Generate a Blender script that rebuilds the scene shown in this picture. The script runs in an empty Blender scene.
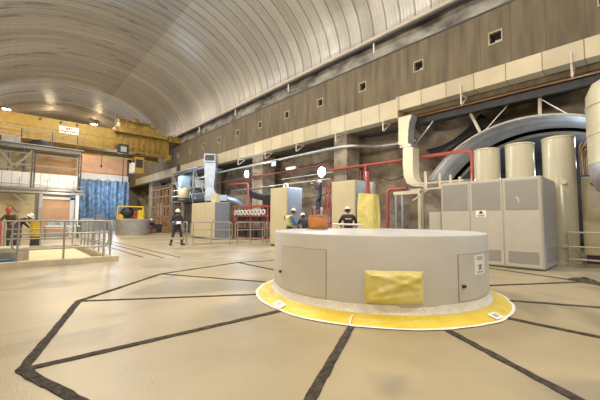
import bpy, bmesh, math, random
from mathutils import Vector, Matrix, noise
from math import sin, cos, pi, radians, sqrt, atan2, hypot
random.seed(7)
scene = bpy.context.scene
COL = scene.collection

# ------------------------------------------------------------------ materials
MATS = {}
def mat(name, col, rough=.6, metal=0., var=.12, scale=4., bump=0., bscale=30., spec=.5, stretch=None, col2=None, emit=None, estr=0., trans=0., detail=4.):
    if name in MATS: return MATS[name]
    m = bpy.data.materials.new(name); m.use_nodes = True
    nt = m.node_tree; N = nt.nodes; L = nt.links
    b = N['Principled BSDF']
    b.inputs['Roughness'].default_value = rough
    b.inputs['Metallic'].default_value = metal
    b.inputs['Specular IOR Level'].default_value = spec
    if trans: b.inputs['Transmission Weight'].default_value = trans
    tc = N.new('ShaderNodeTexCoord'); mp = N.new('ShaderNodeMapping')
    L.new(tc.outputs['Object'], mp.inputs['Vector'])
    if stretch: mp.inputs['Scale'].default_value = stretch
    nz = N.new('ShaderNodeTexNoise'); nz.inputs['Scale'].default_value = scale; nz.inputs['Detail'].default_value = detail
    L.new(mp.outputs['Vector'], nz.inputs['Vector'])
    cr = N.new('ShaderNodeValToRGB')
    c2 = col2 if col2 else tuple(min(1, c*(1+var)) for c in col)
    c1 = col if col2 else tuple(c*(1-var) for c in col)
    cr.color_ramp.elements[0].position = .32; cr.color_ramp.elements[1].position = .68
    cr.color_ramp.elements[0].color = (*c1, 1); cr.color_ramp.elements[1].color = (*c2, 1)
    L.new(nz.outputs['Fac'], cr.inputs['Fac']); L.new(cr.outputs['Color'], b.inputs['Base Color'])
    if bump:
        n2 = N.new('ShaderNodeTexNoise'); n2.inputs['Scale'].default_value = bscale; n2.inputs['Detail'].default_value = 6
        L.new(mp.outputs['Vector'], n2.inputs['Vector'])
        bp = N.new('ShaderNodeBump'); bp.inputs['Strength'].default_value = bump; bp.inputs['Distance'].default_value = .05
        L.new(n2.outputs['Fac'], bp.inputs['Height']); L.new(bp.outputs['Normal'], b.inputs['Normal'])
    if emit:
        b.inputs['Emission Color'].default_value = (*emit, 1); b.inputs['Emission Strength'].default_value = estr
    MATS[name] = m
    return m

def nodes_of(m): return m.node_tree.nodes, m.node_tree.links
def math_node(N, op, *vals):
    n = N.new('ShaderNodeMath'); n.operation = op
    for i, v in enumerate(vals):
        if v is not None: n.inputs[i].default_value = v
    return n

def seamed(name, col, pitch, width, axis='Y', seam=(.03, .025, .02), seamfac=.8, cellvar=.25, **kw):
    """a surface of panels set side by side: a dark joint every <pitch> metres, each panel a little different"""
    m = mat(name, col, **kw)
    N, L = nodes_of(m); b = N['Principled BSDF']
    base = b.inputs['Base Color'].links[0].from_socket
    tc = [n for n in N if n.type == 'TEX_COORD'][0]
    sx = N.new('ShaderNodeSeparateXYZ'); L.new(tc.outputs['Object'], sx.inputs[0])
    d = math_node(N, 'DIVIDE', None, pitch); L.new(sx.outputs[axis], d.inputs[0])
    fr = math_node(N, 'FRACT'); L.new(d.outputs[0], fr.inputs[0])
    lt = math_node(N, 'LESS_THAN', None, width/pitch); L.new(fr.outputs[0], lt.inputs[0])
    fl = math_node(N, 'FLOOR'); L.new(d.outputs[0], fl.inputs[0])
    wn = N.new('ShaderNodeTexWhiteNoise'); wn.noise_dimensions = '1D'; L.new(fl.outputs[0], wn.inputs['W'])
    mr = N.new('ShaderNodeMapRange'); mr.inputs['To Min'].default_value = 1-cellvar; mr.inputs['To Max'].default_value = 1+cellvar*.4
    L.new(wn.outputs['Value'], mr.inputs['Value'])
    hs = N.new('ShaderNodeHueSaturation'); L.new(base, hs.inputs['Color']); L.new(mr.outputs[0], hs.inputs['Value'])
    mx = N.new('ShaderNodeMix'); mx.data_type = 'RGBA'
    sf = math_node(N, 'MULTIPLY', None, seamfac); L.new(lt.outputs[0], sf.inputs[0])
    L.new(sf.outputs[0], mx.inputs['Factor']); L.new(hs.outputs[0], mx.inputs['A']); mx.inputs['B'].default_value = (*seam, 1)
    L.new(mx.outputs['Result'], b.inputs['Base Color'])
    return m

M = dict(
 drum=mat('drum_paint', (.60,.585,.545), .45, var=.05, scale=1.5, bump=.06, bscale=120),
 drumtop=mat('drum_top_paint', (.62,.62,.61), .28, var=.06, scale=2),
 yellow_film=mat('yellow_plastic_film', (.70,.60,.13), .3, col2=(.82,.75,.34), scale=4, bump=.35, bscale=9),
 film_deep=mat('yellow_floor_film', (.72,.52,.03), .32, col2=(.82,.66,.12), scale=3, bump=.5, bscale=10),
 tape=mat('white_tape', (.88,.86,.78), .6, var=.08, scale=9, bump=.5, bscale=30),
 paper=mat('paper', (.86,.84,.78), .7, var=.03),
 ink=mat('black_ink', (.03,.03,.03), .6),
 red_ink=mat('red_ink', (.5,.04,.03), .6),
 black=mat('black_plastic', (.025,.025,.027), .5),
 dark=mat('dark_steel', (.07,.07,.075), .5, metal=.4),
 trench=mat('rough_trench_fill', (.035,.028,.022), .95, col2=(.13,.10,.075), scale=18, bump=1., bscale=60),
 gal=mat('galvanised_steel', (.50,.50,.49), .38, metal=.6, var=.12, scale=6),
 pipegrey=mat('grey_painted_pipe', (.36,.35,.32), .45, metal=.3),
 silverduct=mat('silver_duct_sheet', (.34,.39,.46), .4, metal=.55, var=.1, scale=3),
 cab=mat('beige_cabinet_paint', (.50,.47,.41), .45, var=.03),
 cabside=mat('grey_cabinet_mesh', (.34,.34,.36), .5, metal=.2),
 cream=mat('cream_paint', (.58,.51,.335), .4, var=.05, scale=2),
 creamtower=mat('cream_gloss_paint', (.50,.465,.345), .2, var=.05, scale=1.5, stretch=(6,6,.4)),  # vertical streaks in the colour stand in for reflections on the gloss
 red=mat('red_pipe_paint', (.36,.065,.055), .45),
 orange=mat('orange_wood', (.55,.20,.05), .55, var=.25, scale=8, stretch=(1,1,6)),
 crane=mat('crane_yellow_paint', (.33,.215,.038), .5, var=.15, scale=2.5),
 craneold=mat('worn_crane_yellow', (.29,.185,.04), .55, var=.35, scale=3),
 winframe=mat('window_frame_paint', (.36,.315,.23), .7),
 conc=mat('column_concrete', (.30,.25,.185), .85, var=.25, scale=2.5, bump=.3),
 kerb=mat('kerb_concrete', (.56,.49,.36), .8, var=.12, scale=3, bump=.2),
 rock=mat('rock_face', (.15,.12,.085), .9, col2=(.36,.295,.21), scale=1.1, bump=1., bscale=2.5, detail=8),
 rockband=mat('grey_rock_band', (.085,.075,.062), .9, col2=(.40,.375,.33), scale=1.1, bump=.8, bscale=4, stretch=(1,.9,1.6), detail=9),
 white=mat('white_paint', (.75,.74,.70), .5, var=.05),
 wood=mat('timber', (.30,.17,.075), .75, var=.3, scale=6),
 tarp=mat('blue_tarp', (.13,.19,.26), .5, var=.5, scale=2.5),
 orangepanel=mat('orange_plywood_panel', (.60,.36,.17), .7, var=.08, scale=2),
 brownpanel=mat('brown_partition_panel', (.50,.29,.16), .7, var=.12, scale=1.2),
 palepanel=mat('pale_yellow_panel', (.66,.55,.30), .7, var=.06),
 beige=mat('beige_beam_paint', (.56,.50,.40), .7, var=.1),
 steel=mat('grey_structural_steel', (.27,.25,.215), .55, var=.15, metal=.2),
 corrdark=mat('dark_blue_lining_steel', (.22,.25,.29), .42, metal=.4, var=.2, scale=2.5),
 soffit=mat('dark_soffit', (.085,.085,.085), .85, var=.25, scale=2, bump=.3),
 insul=mat('cream_duct_cladding', (.62,.57,.40), .33, metal=.15, var=.05),
 skin=mat('skin', (.42,.24,.16), .6), helmetw=mat('white_helmet', (.82,.80,.74), .3), helmetr=mat('red_helmet', (.45,.06,.04), .35),
 navy=mat('navy_overall', (.03,.033,.055), .8), brown=mat('brown_work_shirt', (.16,.10,.075), .85), darkcloth=mat('dark_work_cloth', (.032,.028,.027), .85),
 greytrou=mat('grey_work_trousers', (.10,.10,.10), .85), boot=mat('boot_leather', (.03,.025,.02), .6),
 strip=mat('reflective_strip', (.62,.64,.64), .3, metal=.3), vest=mat('high_visibility_vest', (.62,.66,.12), .6),
 maroon=mat('maroon_cloth', (.20,.05,.05), .85), blackhair=mat('black_hair', (.02,.018,.016), .7),
 lamp_w=mat('white_lamp_lens', (1,1,1), .3, emit=(.86,.93,1.), estr=60.), lamp_warm=mat('warm_lamp_lens', (1,1,1), .3, emit=(1,.80,.50), estr=40.),
 tube=mat('white_tube_lamp', (1,1,1), .3, emit=(.95,.97,1.), estr=9.),
 brass=mat('copper_pipe', (.35,.19,.10), .4, metal=.5),
 teal=mat('pale_blue_equipment', (.36,.50,.56), .4, metal=.2), bluepl=mat('blue_plastic', (.06,.16,.36), .5),
 redrack=mat('red_rack_paint', (.33,.055,.045), .55), yellowbin=mat('yellow_plastic', (.72,.50,.04), .45),
 rack_item=mat('dark_rack_equipment', (.05,.045,.045), .6), glass=mat('dark_opening', (.035,.032,.03), .4),
)
# floor: pale dusty concrete with damp and worn patches
def floor_mat():
    m = mat('dusty_concrete_floor', (.31,.25,.150), .42, col2=(.46,.38,.235), scale=.5, bump=.08, bscale=40, detail=6)
    N, L = nodes_of(m); b = N['Principled BSDF']; base = b.inputs['Base Color'].links[0].from_socket
    tc = [n for n in N if n.type == 'TEX_COORD'][0]
    n3 = N.new('ShaderNodeTexNoise'); n3.inputs['Scale'].default_value = .55; n3.inputs['Detail'].default_value = 2.5; n3.inputs['Distortion'].default_value = 1.2
    L.new(tc.outputs['Object'], n3.inputs['Vector'])
    cr = N.new('ShaderNodeValToRGB'); cr.color_ramp.elements[0].position = .50; cr.color_ramp.elements[1].position = .62
    L.new(n3.outputs['Fac'], cr.inputs['Fac'])
    mx = N.new('ShaderNodeMix'); mx.data_type = 'RGBA'; mx.blend_type = 'MULTIPLY'
    k = math_node(N, 'MULTIPLY', None, .7); L.new(cr.outputs['Color'], k.inputs[0]); L.new(k.outputs[0], mx.inputs['Factor'])
    L.new(base, mx.inputs['A']); mx.inputs['B'].default_value = (.56,.60,.70,1)
    L.new(mx.outputs['Result'], b.inputs['Base Color'])
    return m
M['floor'] = floor_mat()
M['wall'] = seamed('board_marked_concrete_wall', (.150,.120,.075), 1.0, .035, cellvar=.08, rough=.85, var=.25, scale=1.6, bump=.25, stretch=(1,2.2,.30), detail=8, seam=(.09,.07,.045), seamfac=.55)
M['duct'] = seamed('duct_cladding_sheet', (.47,.405,.27), 1.02, .035, cellvar=.16, rough=.42, metal=.1, var=.06, scale=1.5, seam=(.16,.13,.08), seamfac=.85)
M['parapet'] = seamed('white_parapet_cladding', (.72,.70,.64), .47, .03, axis='X', cellvar=.08, rough=.5, var=.04, seam=(.25,.23,.2), seamfac=.8)
def vault_mat():
    m = seamed('corrugated_vault_sheet', (.37,.35,.315), .72, .05, cellvar=.14, rough=.36, metal=.3, col2=(.47,.45,.41), scale=1.1, stretch=(.12,1.2,.12), detail=3, seam=(.16,.14,.115), seamfac=.75)
    N, L = nodes_of(m); b = N['Principled BSDF']; base = b.inputs['Base Color'].links[0].from_socket
    tc = [n for n in N if n.type == 'TEX_COORD'][0]
    # streaky older sheets on one side of a lengthwise joint, newer paler sheets on the other
    mp = N.new('ShaderNodeMapping'); mp.inputs['Scale'].default_value = (.40, 2.0, .40); L.new(tc.outputs['Object'], mp.inputs['Vector'])
    n3 = N.new('ShaderNodeTexNoise'); n3.inputs['Scale'].default_value = 1.; n3.inputs['Detail'].default_value = 3; L.new(mp.outputs[0], n3.inputs['Vector'])
    cr = N.new('ShaderNodeValToRGB'); cr.color_ramp.elements[0].position = .60; cr.color_ramp.elements[1].position = .66; L.new(n3.outputs['Fac'], cr.inputs['Fac'])
    sx = N.new('ShaderNodeSeparateXYZ'); L.new(tc.outputs['Object'], sx.inputs[0])
    gt = math_node(N, 'GREATER_THAN', None, 7.6); L.new(sx.outputs['X'], gt.inputs[0])
    k2 = N.new('ShaderNodeMapRange'); k2.inputs['To Min'].default_value = .68; k2.inputs['To Max'].default_value = .16; L.new(gt.outputs[0], k2.inputs['Value'])
    k = math_node(N, 'MULTIPLY'); L.new(cr.outputs['Color'], k.inputs[0]); L.new(k2.outputs[0], k.inputs[1])
    mx = N.new('ShaderNodeMix'); mx.data_type = 'RGBA'; L.new(k.outputs[0], mx.inputs['Factor']); L.new(base, mx.inputs['A']); mx.inputs['B'].default_value = (.17,.15,.12,1)
    hs = N.new('ShaderNodeHueSaturation'); L.new(mx.outputs['Result'], hs.inputs['Color'])
    k3 = N.new('ShaderNodeMapRange'); k3.inputs['To Min'].default_value = .95; k3.inputs['To Max'].default_value = 1.16; L.new(gt.outputs[0], k3.inputs['Value']); L.new(k3.outputs[0], hs.inputs['Value'])
    L.new(hs.outputs[0], b.inputs['Base Color'])
    return m
M['vault'] = vault_mat()
M['corr'] = seamed('grey_corrugated_steel', (.46,.47,.48), 2.5/11, .05, axis='X', cellvar=.15, rough=.5, metal=.25, var=.15, scale=2.5, seam=(.13,.14,.16), seamfac=.8)
def grille_mat(name, col, sx):
    """punched ventilation sheet: rows of small dark slots"""
    m = mat(name, col, .5, metal=.2, var=.04)
    N, L = nodes_of(m); b = N['Principled BSDF']; base = b.inputs['Base Color'].links[0].from_socket
    tc = [n for n in N if n.type == 'TEX_COORD'][0]
    mp = N.new('ShaderNodeMapping'); mp.inputs['Scale'].default_value = sx; L.new(tc.outputs['Object'], mp.inputs['Vector'])
    ch = N.new('ShaderNodeTexChecker'); ch.inputs['Scale'].default_value = 1.; L.new(mp.outputs[0], ch.inputs['Vector'])
    ch.inputs['Color1'].default_value = (1,1,1,1); ch.inputs['Color2'].default_value = (.55,.55,.55,1)
    mx = N.new('ShaderNodeMix'); mx.data_type = 'RGBA'; mx.blend_type = 'MULTIPLY'; mx.inputs['Factor'].default_value = 1
    L.new(base, mx.inputs['A']); L.new(ch.outputs['Color'], mx.inputs['B']); L.new(mx.outputs['Result'], b.inputs['Base Color'])
    return m
M['grille'] = grille_mat('grey_punched_grille', (.41,.395,.37), (3,36,50))
M['grille_side'] = grille_mat('blue_grey_punched_grille', (.52,.55,.62), (36,3,50))

# ------------------------------------------------------------------ mesh helpers
class MB:
    def __init__(s): s.v = []; s.f = []
    def add(s, vs, fs):
        n = len(s.v); s.v += [tuple(v) for v in vs]; s.f += [tuple(i+n for i in f) for f in fs]; return s
    def box(s, x0, x1, y0, y1, z0, z1):
        vs = [(x, y, z) for x in (x0, x1) for y in (y0, y1) for z in (z0, z1)]
        return s.add(vs, [(0,1,3,2),(4,6,7,5),(0,4,5,1),(2,3,7,6),(0,2,6,4),(1,5,7,3)])
    def cbox(s, c, d, rot=None):
        R = rot or Matrix.Identity(3); c = Vector(c)
        vs = [c + R @ Vector((sx*d[0]/2, sy*d[1]/2, sz*d[2]/2)) for sx in (-1,1) for sy in (-1,1) for sz in (-1,1)]
        return s.add(vs, [(0,1,3,2),(4,6,7,5),(0,4,5,1),(2,3,7,6),(0,2,6,4),(1,5,7,3)])
    def bar(s, a, b, w, h=None):
        a, b = Vector(a), Vector(b); d = b-a; h = h or w
        q = d.to_track_quat('Z', 'X').to_matrix()
        return s.cbox((a+b)/2, (w, h, d.length), q)
    def tube(s, pts, r, n=8, cap=True):
        pts = [Vector(p) for p in pts]; rs = r if isinstance(r, (list, tuple)) else [r]*len(pts)
        rings = []; up = None
        for i, p in enumerate(pts):
            t = ((pts[min(i+1, len(pts)-1)]-p).normalized() + (p-pts[max(i-1, 0)]).normalized())
            t = t.normalized() if t.length > 1e-6 else Vector((0,0,1))
            if up is None: up = Vector((0,0,1)) if abs(t.z) < .9 else Vector((1,0,0))
            u = t.cross(up)
            if u.length < 1e-4: u = t.orthogonal()
            u.normalize(); w = t.cross(u).normalized(); up = -w if (-w).length else up
            up = w.cross(t) if False else u.cross(t)
            rings.append([p + (u*cos(2*pi*k/n) + u.cross(t)*sin(2*pi*k/n))*rs[i] for k in range(n)])
        vs = [v for r_ in rings for v in r_]; fs = []
        for i in range(len(pts)-1):
            for k in range(n):
                fs.append((i*n+k, i*n+(k+1) % n, (i+1)*n+(k+1) % n, (i+1)*n+k))
        if cap: fs += [tuple(range(n-1, -1, -1)), tuple((len(pts)-1)*n+k for k in range(n))]
        return s.add(vs, fs)
    def lathe(s, prof, c=(0,0,0), n=32, a0=0, a1=2*pi, axis='Z'):
        full = abs(a1-a0-2*pi) < 1e-6; cnt = n if full else n+1
        vs = []; fs = []
        for k in range(cnt):
            a = a0+(a1-a0)*k/n
            for r, z in prof:
                p = (r*cos(a), r*sin(a), z) if axis == 'Z' else ((z, r*cos(a), r*sin(a)) if axis == 'X' else (r*sin(a), z, r*cos(a)))
                vs.append((c[0]+p[0], c[1]+p[1], c[2]+p[2]))
        m = len(prof)
        for k in range(n):
            k2 = (k+1) % cnt
            for i in range(m-1): fs.append((k*m+i, k2*m+i, k2*m+i+1, k*m+i+1))
        return s.add(vs, fs)
    def arcpanel(s, r0, r1, a0, a1, z0, z1, c=(0,0,0), n=10):
        vs = []; fs = []
        for k in range(n+1):
            a = a0+(a1-a0)*k/n
            for r, z in ((r0,z0),(r1,z0),(r1,z1),(r0,z1)): vs.append((c[0]+r*cos(a), c[1]+r*sin(a), c[2]+z))
        for k in range(n):
            for i in range(4): fs.append((k*4+i, (k+1)*4+i, (k+1)*4+(i+1) % 4, k*4+(i+1) % 4))
        fs += [(0,1,2,3), tuple(n*4+i for i in (3,2,1,0))]
        return s.add(vs, fs)
    def sphere(s, c, r, n=12, m=8):
        rx, ry, rz = r if isinstance(r, (tuple, list)) else (r, r, r)
        vs = []; fs = []
        for i in range(m+1):
            th = pi*i/m
            for k in range(n):
                a = 2*pi*k/n; vs.append((c[0]+rx*sin(th)*cos(a), c[1]+ry*sin(th)*sin(a), c[2]+rz*cos(th)))
        for i in range(m):
            for k in range(n): fs.append((i*n+k, i*n+(k+1) % n, (i+1)*n+(k+1) % n, (i+1)*n+k))
        return s.add(vs, fs)
    def prism(s, poly, y0, y1, plane='XZ'):
        n = len(poly)
        def P(p, y): return (p[0], y, p[1]) if plane == 'XZ' else ((y, p[0], p[1]) if plane == 'YZ' else (p[0], p[1], y))
        vs = [P(p, y0) for p in poly]+[P(p, y1) for p in poly]
        fs = [tuple(range(n)), tuple(range(2*n-1, n-1, -1))]+[(i, (i+1) % n, n+(i+1) % n, n+i) for i in range(n)]
        return s.add(vs, fs)
    def build(s, name, m, parent=None, bevel=0, smooth=False, loc=None):
        me = bpy.data.meshes.new(name); me.from_pydata(s.v, [], s.f)
        bm = bmesh.new(); bm.from_mesh(me)
        bmesh.ops.remove_doubles(bm, verts=bm.verts, dist=1e-5); bmesh.ops.recalc_face_normals(bm, faces=bm.faces)
        bm.to_mesh(me); bm.free()
        me.materials.append(m if not isinstance(m, str) else M[m])
        if smooth:
            for p in me.polygons: p.use_smooth = True
            try: me.set_sharp_from_angle(angle=radians(40))
            except Exception: pass
        o = bpy.data.objects.new(name, me); COL.objects.link(o)
        if parent: o.parent = parent
        if loc: o.location = loc
        if bevel:
            bv = o.modifiers.new('bevel', 'BEVEL'); bv.width = bevel; bv.segments = 2; bv.limit_method = 'ANGLE'
        return o

def rounded(pts, r, n=5):
    """round the corners of a polyline"""
    pts = [Vector(p) for p in pts]; out = [pts[0]]
    for i in range(1, len(pts)-1):
        a, b, c = pts[i-1], pts[i], pts[i+1]
        d1 = (a-b); d2 = (c-b); k = min(r, d1.length*.45, d2.length*.45)
        p, q = b+d1.normalized()*k, b+d2.normalized()*k
        for j in range(n+1):
            t = j/n; out.append(p*(1-t)**2 + b*2*t*(1-t) + q*t*t)
    return out+[pts[-1]]

def tag(o, label, cat, group=None, kind=None):
    o['label'] = label; o['category'] = cat
    if group: o['group'] = group
    if kind: o['kind'] = kind
    return o
def thing(name, loc, label, cat, rz=0, group=None):
    o = bpy.data.objects.new(name, None); COL.objects.link(o); o.location = loc; o.rotation_euler = (0, 0, rz); o.empty_display_size = .1
    return tag(o, label, cat, group)
def struct(name, mb, m, **kw):
    o = mb.build(name, m, **kw); o['kind'] = 'structure'; return o
def sub(name, loc, parent):
    o = bpy.data.objects.new(name, None); COL.objects.link(o); o.location = loc; o.parent = parent; return o
def copy_tree(o, parent=None):
    c = o.copy(); COL.objects.link(c)
    if parent: c.parent = parent
    for ch in list(o.children): copy_tree(ch, c)
    return c

# ------------------------------------------------------------------ people
def seg_dist(p, a, b):
    ab = b-a; t = max(0, min(1, (p-a).dot(ab)/max(ab.length_squared, 1e-9))); return (p-(a+ab*t)).length, t

def person(loc, yaw, label, J, cloth, helmet='helmetw', vest=None, scale=1., face_mask=False, stripes=True, held=None, head_yaw=0., head_pitch=0.):
    """J: joints (metres, facing -Y). The body is one skinned surface with head, hands and boots joined to it."""
    J = {k: Vector(v) for k, v in J.items()}
    order = ['pelvis','waist','chest','neck','headbase','shL','elL','wrL','shR','elR','wrR','hipL','knL','anL','toL','hipR','knR','anR','toR']
    rad = dict(pelvis=(.150,.115), waist=(.140,.105), chest=(.165,.120), neck=(.055,.055), headbase=(.052,.052), shL=(.078,.078), elL=(.052,.052), wrL=(.036,.036),
               hipL=(.098,.098), knL=(.072,.072), anL=(.056,.056), toL=(.042,.034))
    for k in list(rad):
        if k.endswith('L'): rad[k[:-1]+'R'] = rad[k]
    E = [('pelvis','waist'),('waist','chest'),('chest','neck'),('neck','headbase'),('chest','shL'),('shL','elL'),('elL','wrL'),('chest','shR'),('shR','elR'),('elR','wrR'),
         ('pelvis','hipL'),('hipL','knL'),('knL','anL'),('anL','toL'),('pelvis','hipR'),('hipR','knR'),('knR','anR'),('anR','toR')]
    me = bpy.data.meshes.new('skeleton'); me.from_pydata([J[k] for k in order], [(order.index(a), order.index(b)) for a, b in E], [])
    o = bpy.data.objects.new('skeleton', me); COL.objects.link(o)
    o.modifiers.new('skin', 'SKIN')
    sk = me.skin_vertices[0].data
    for i, k in enumerate(order):
        sk[i].radius = rad[k]; sk[i].use_root = (k == 'pelvis')
    sd = o.modifiers.new('sub', 'SUBSURF'); sd.levels = 1; sd.render_levels = 1
    dg = bpy.context.evaluated_depsgraph_get(); dg.update()
    body = bpy.data.meshes.new_from_object(o.evaluated_get(dg))
    bpy.data.objects.remove(o)
    slots = ['skin', cloth[0], cloth[1], 'boot', 'strip', 'black', 'blackhair']
    bones = [('torso','pelvis','waist',2),('torso','waist','chest',1),('torso','chest','neck',1),('n','neck','headbase',0),
             ('ua','shL','elL',1),('fa','elL','wrL',1),('ua','shR','elR',1),('fa','elR','wrR',1),('sh','chest','shL',1),('sh','chest','shR',1),
             ('th','hipL','knL',2),('sn','knL','anL',2),('ft','anL','toL',3),('th','hipR','knR',2),('sn','knR','anR',2),('ft','anR','toR',3),('hip','pelvis','hipL',2),('hip','pelvis','hipR',2)]
    V = [Vector(v.co) for v in body.vertices]; F = []; FM = []; torso = []
    for p in body.polygons:
        c = Vector(p.center); best = min(((seg_dist(c, J[a], J[b]), n, s_) for n, a, b, s_ in bones), key=lambda t: t[0][0])
        (d, t), n, s_ = best
        if stripes and n == 'fa' and .30 < t < .62: s_ = 4
        if stripes and n == 'sn' and .25 < t < .55: s_ = 4
        if n == 'fa' and t > .93: s_ = 0
        F.append(tuple(p.vertices)); FM.append(s_)
        if n in ('torso', 'sh') and (n != 'torso' or c.z > J['pelvis'].z-.05 or True): torso.append(len(F)-1)
    # head: skull with brow, nose, mouth, ears and eyes
    R = Matrix.Rotation(head_yaw, 3, 'Z') @ Matrix.Rotation(head_pitch, 3, 'X')
    hc = J['headbase'] + R @ Vector((0, -.02, .085))
    def put(mb, slot):
        n = len(V)
        for v in mb.v: V.append(hc + R @ Vector(v))
        for f in mb.f: F.append(tuple(i+n for i in f)); FM.append(slot)
    hd = MB().sphere((0,0,0), (.077,.098,.118), 14, 10)
    hv = []
    for x, y, z in hd.v:
        if y < -.05 and abs(x) < .022 and -.035 < z < .02: y -= .02          # nose
        if y < -.05 and .02 < abs(x) < .05 and .0 < z < .035: y += .008       # eye sockets
        if z < -.04: x *= .86; y = y*.92-.008                                # jaw
        hv.append((x, y, z))
    hd.v = hv; put(hd, 0)
    e = MB()
    for sx in (-1, 1): e.sphere((sx*.032, -.086, .015), (.013,.010,.008), 6, 4)
    put(e, 5)
    put(MB().sphere((0,-.092,-.052), (.026,.008,.006), 8, 4), 5 if face_mask else 6)
    if face_mask: put(MB().sphere((0,-.062,-.045), (.062,.055,.045), 10, 6), 5)
    ea = MB()
    for sx in (-1, 1): ea.sphere((sx*.078, .005, 0), (.010,.022,.032), 8, 6)
    put(ea, 0)
    put(MB().sphere((0,.018,.020), (.081,.090,.108), 12, 8), 6)
    # hands: a palm, four unequal bent fingers and a thumb from the side of the palm
    for sd_, el, wr in ((1,'elL','wrL'), (-1,'elR','wrR')):
        d = (J[wr]-J[el]).normalized(); side = Vector((0,-1,0)); side = (side-d*side.dot(d)); side = side.normalized() if side.length > .1 else d.orthogonal().normalized()
        nrm = d.cross(side)*sd_; w = J[wr]
        h = MB(); h.tube([w-d*.02, w+d*.02, w+d*.055, w+d*.085], [.027,.034,.040,.034], 8)
        for q, (off, ln) in enumerate(((.030,.070),(.010,.080),(-.010,.074),(-.029,.058))):
            a = w+d*.075+side*off; b_ = a+d*ln*.5+nrm*.008; c_ = b_+d*ln*.35+nrm*.022
            h.tube([a, b_, c_], [.0095,.0088,.007], 6)
        a = w+d*.025+side*.030; b_ = a+side*.028+d*.022; c_ = b_+d*.030+side*.006+nrm*.008
        h.tube([a, b_, c_], [.012,.010,.008], 6)
        n = len(V); V += [Vector(v) for v in h.v]
        for f in h.f: F.append(tuple(i+n for i in f)); FM.append(0)
    # soles
    for kA, kT in (('anL','toL'),('anR','toR')):
        a, t = J[kA], J[kT]; m_ = (a+t)/2; dd = (t-a); dd.z = 0
        ang = atan2(dd.y, dd.x)
        mb = MB().cbox((m_.x, m_.y, min(a.z, t.z)-.028+.01), (.27,.09,.05), Matrix.Rotation(ang, 3, 'Z'))
        n = len(V); V += [Vector(v) for v in mb.v]
        for f in mb.f: F.append(tuple(i+n for i in f)); FM.append(3)
    root = bpy.data.meshes.new('person'); root.from_pydata([v*scale for v in V], [], F)
    for s_ in slots: root.materials.append(M[s_])
    for p, s_ in zip(root.polygons, FM): p.material_index = s_; p.use_smooth = True
    po = bpy.data.objects.new('person', root); COL.objects.link(po); po.location = loc; po.rotation_euler = (0,0,yaw)
    tag(po, label, 'person')
    if helmet:
        hm = MB(); prof = [(.001,.155),(.045,.148),(.080,.122),(.100,.080),(.106,.045),(.108,.030)]
        hm.lathe(prof, n=18); br = []
        vs = []; fs = []
        for k in range(19):
            a = 2*pi*k/18; ext = .03+.035*max(0, -sin(a))
            vs += [(.105*cos(a), .105*sin(a), .036), ((.105+ext)*cos(a), (.105+ext)*sin(a), .026), ((.105+ext)*cos(a), (.105+ext)*sin(a), .020), (.105*cos(a), .105*sin(a), .024)]
        for k in range(18):
            for i in range(4): fs.append((k*4+i, (k+1)*4+i, (k+1)*4+(i+1) % 4, k*4+(i+1) % 4))
        hm.add(vs, fs)
        hm.cbox((0,0,.150), (.03,.16,.016))
        hm.v = [tuple((hc + R @ (Vector(v)*1.0+Vector((0,.005,.012))))*scale) for v in hm.v]
        hm.build('helmet', helmet, po, smooth=True)
    if vest:
        vm = MB(); idx = {}
        nrmls = [Vector((0,0,0)) for _ in V]
        for f in F:
            if len(f) >= 3:
                n_ = (V[f[1]]-V[f[0]]).cross(V[f[2]]-V[f[0]])
                for i in f: nrmls[i] += n_
        vs = []; fs = []
        for fi in torso:
            f = F[fi]; ids = []
            for i in f:
                if i not in idx: idx[i] = len(vs); vs.append((V[i]+nrmls[i].normalized()*.014)*scale)
                ids.append(idx[i])
            fs.append(ids)
        vm.add(vs, fs); v_o = vm.build('vest', vest, po, smooth=True)
        so = v_o.modifiers.new('cloth', 'SOLIDIFY'); so.thickness = .012
        tb = MB(); pw = J['waist']; pc = J['chest']
        for zz in (.25, .75):
            c = pw.lerp(pc, zz); tb.lathe([(.17,-.025),(.185,-.02),(.185,.02),(.17,.025)], n=20)
            tb.v[-80:] = [((x*1.02+c.x)*scale, (y*.80+c.y)*scale, (z+c.z)*scale) for x, y, z in tb.v[-80:]]
        tb.build('vest_reflective_band', 'strip', v_o, smooth=True)
    if held: held(po, J, scale)
    return po

def stand(**kw):
    J = dict(pelvis=(0,0,.95), waist=(0,.0,1.09), chest=(0,.01,1.28), neck=(0,0,1.45), headbase=(0,-.015,1.52),
             shL=(.185,.01,1.38), elL=(.245,.03,1.12), wrL=(.25,-.06,.88), shR=(-.185,.01,1.38), elR=(-.245,.03,1.12), wrR=(-.25,-.06,.88),
             hipL=(.09,0,.89), knL=(.11,-.02,.50), anL=(.13,.03,.09), toL=(.16,-.13,.05), hipR=(-.09,0,.89), knR=(-.11,-.02,.50), anR=(-.13,.03,.09), toR=(-.16,-.13,.05))
    J.update(kw); return J

CAMXY = Vector((0,0))
def face_cam(x, y, off=0.): return atan2(-x, y)*0 + (atan2(0-y, 0-x)+pi/2) + off   # yaw that turns local -Y towards the camera

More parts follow.
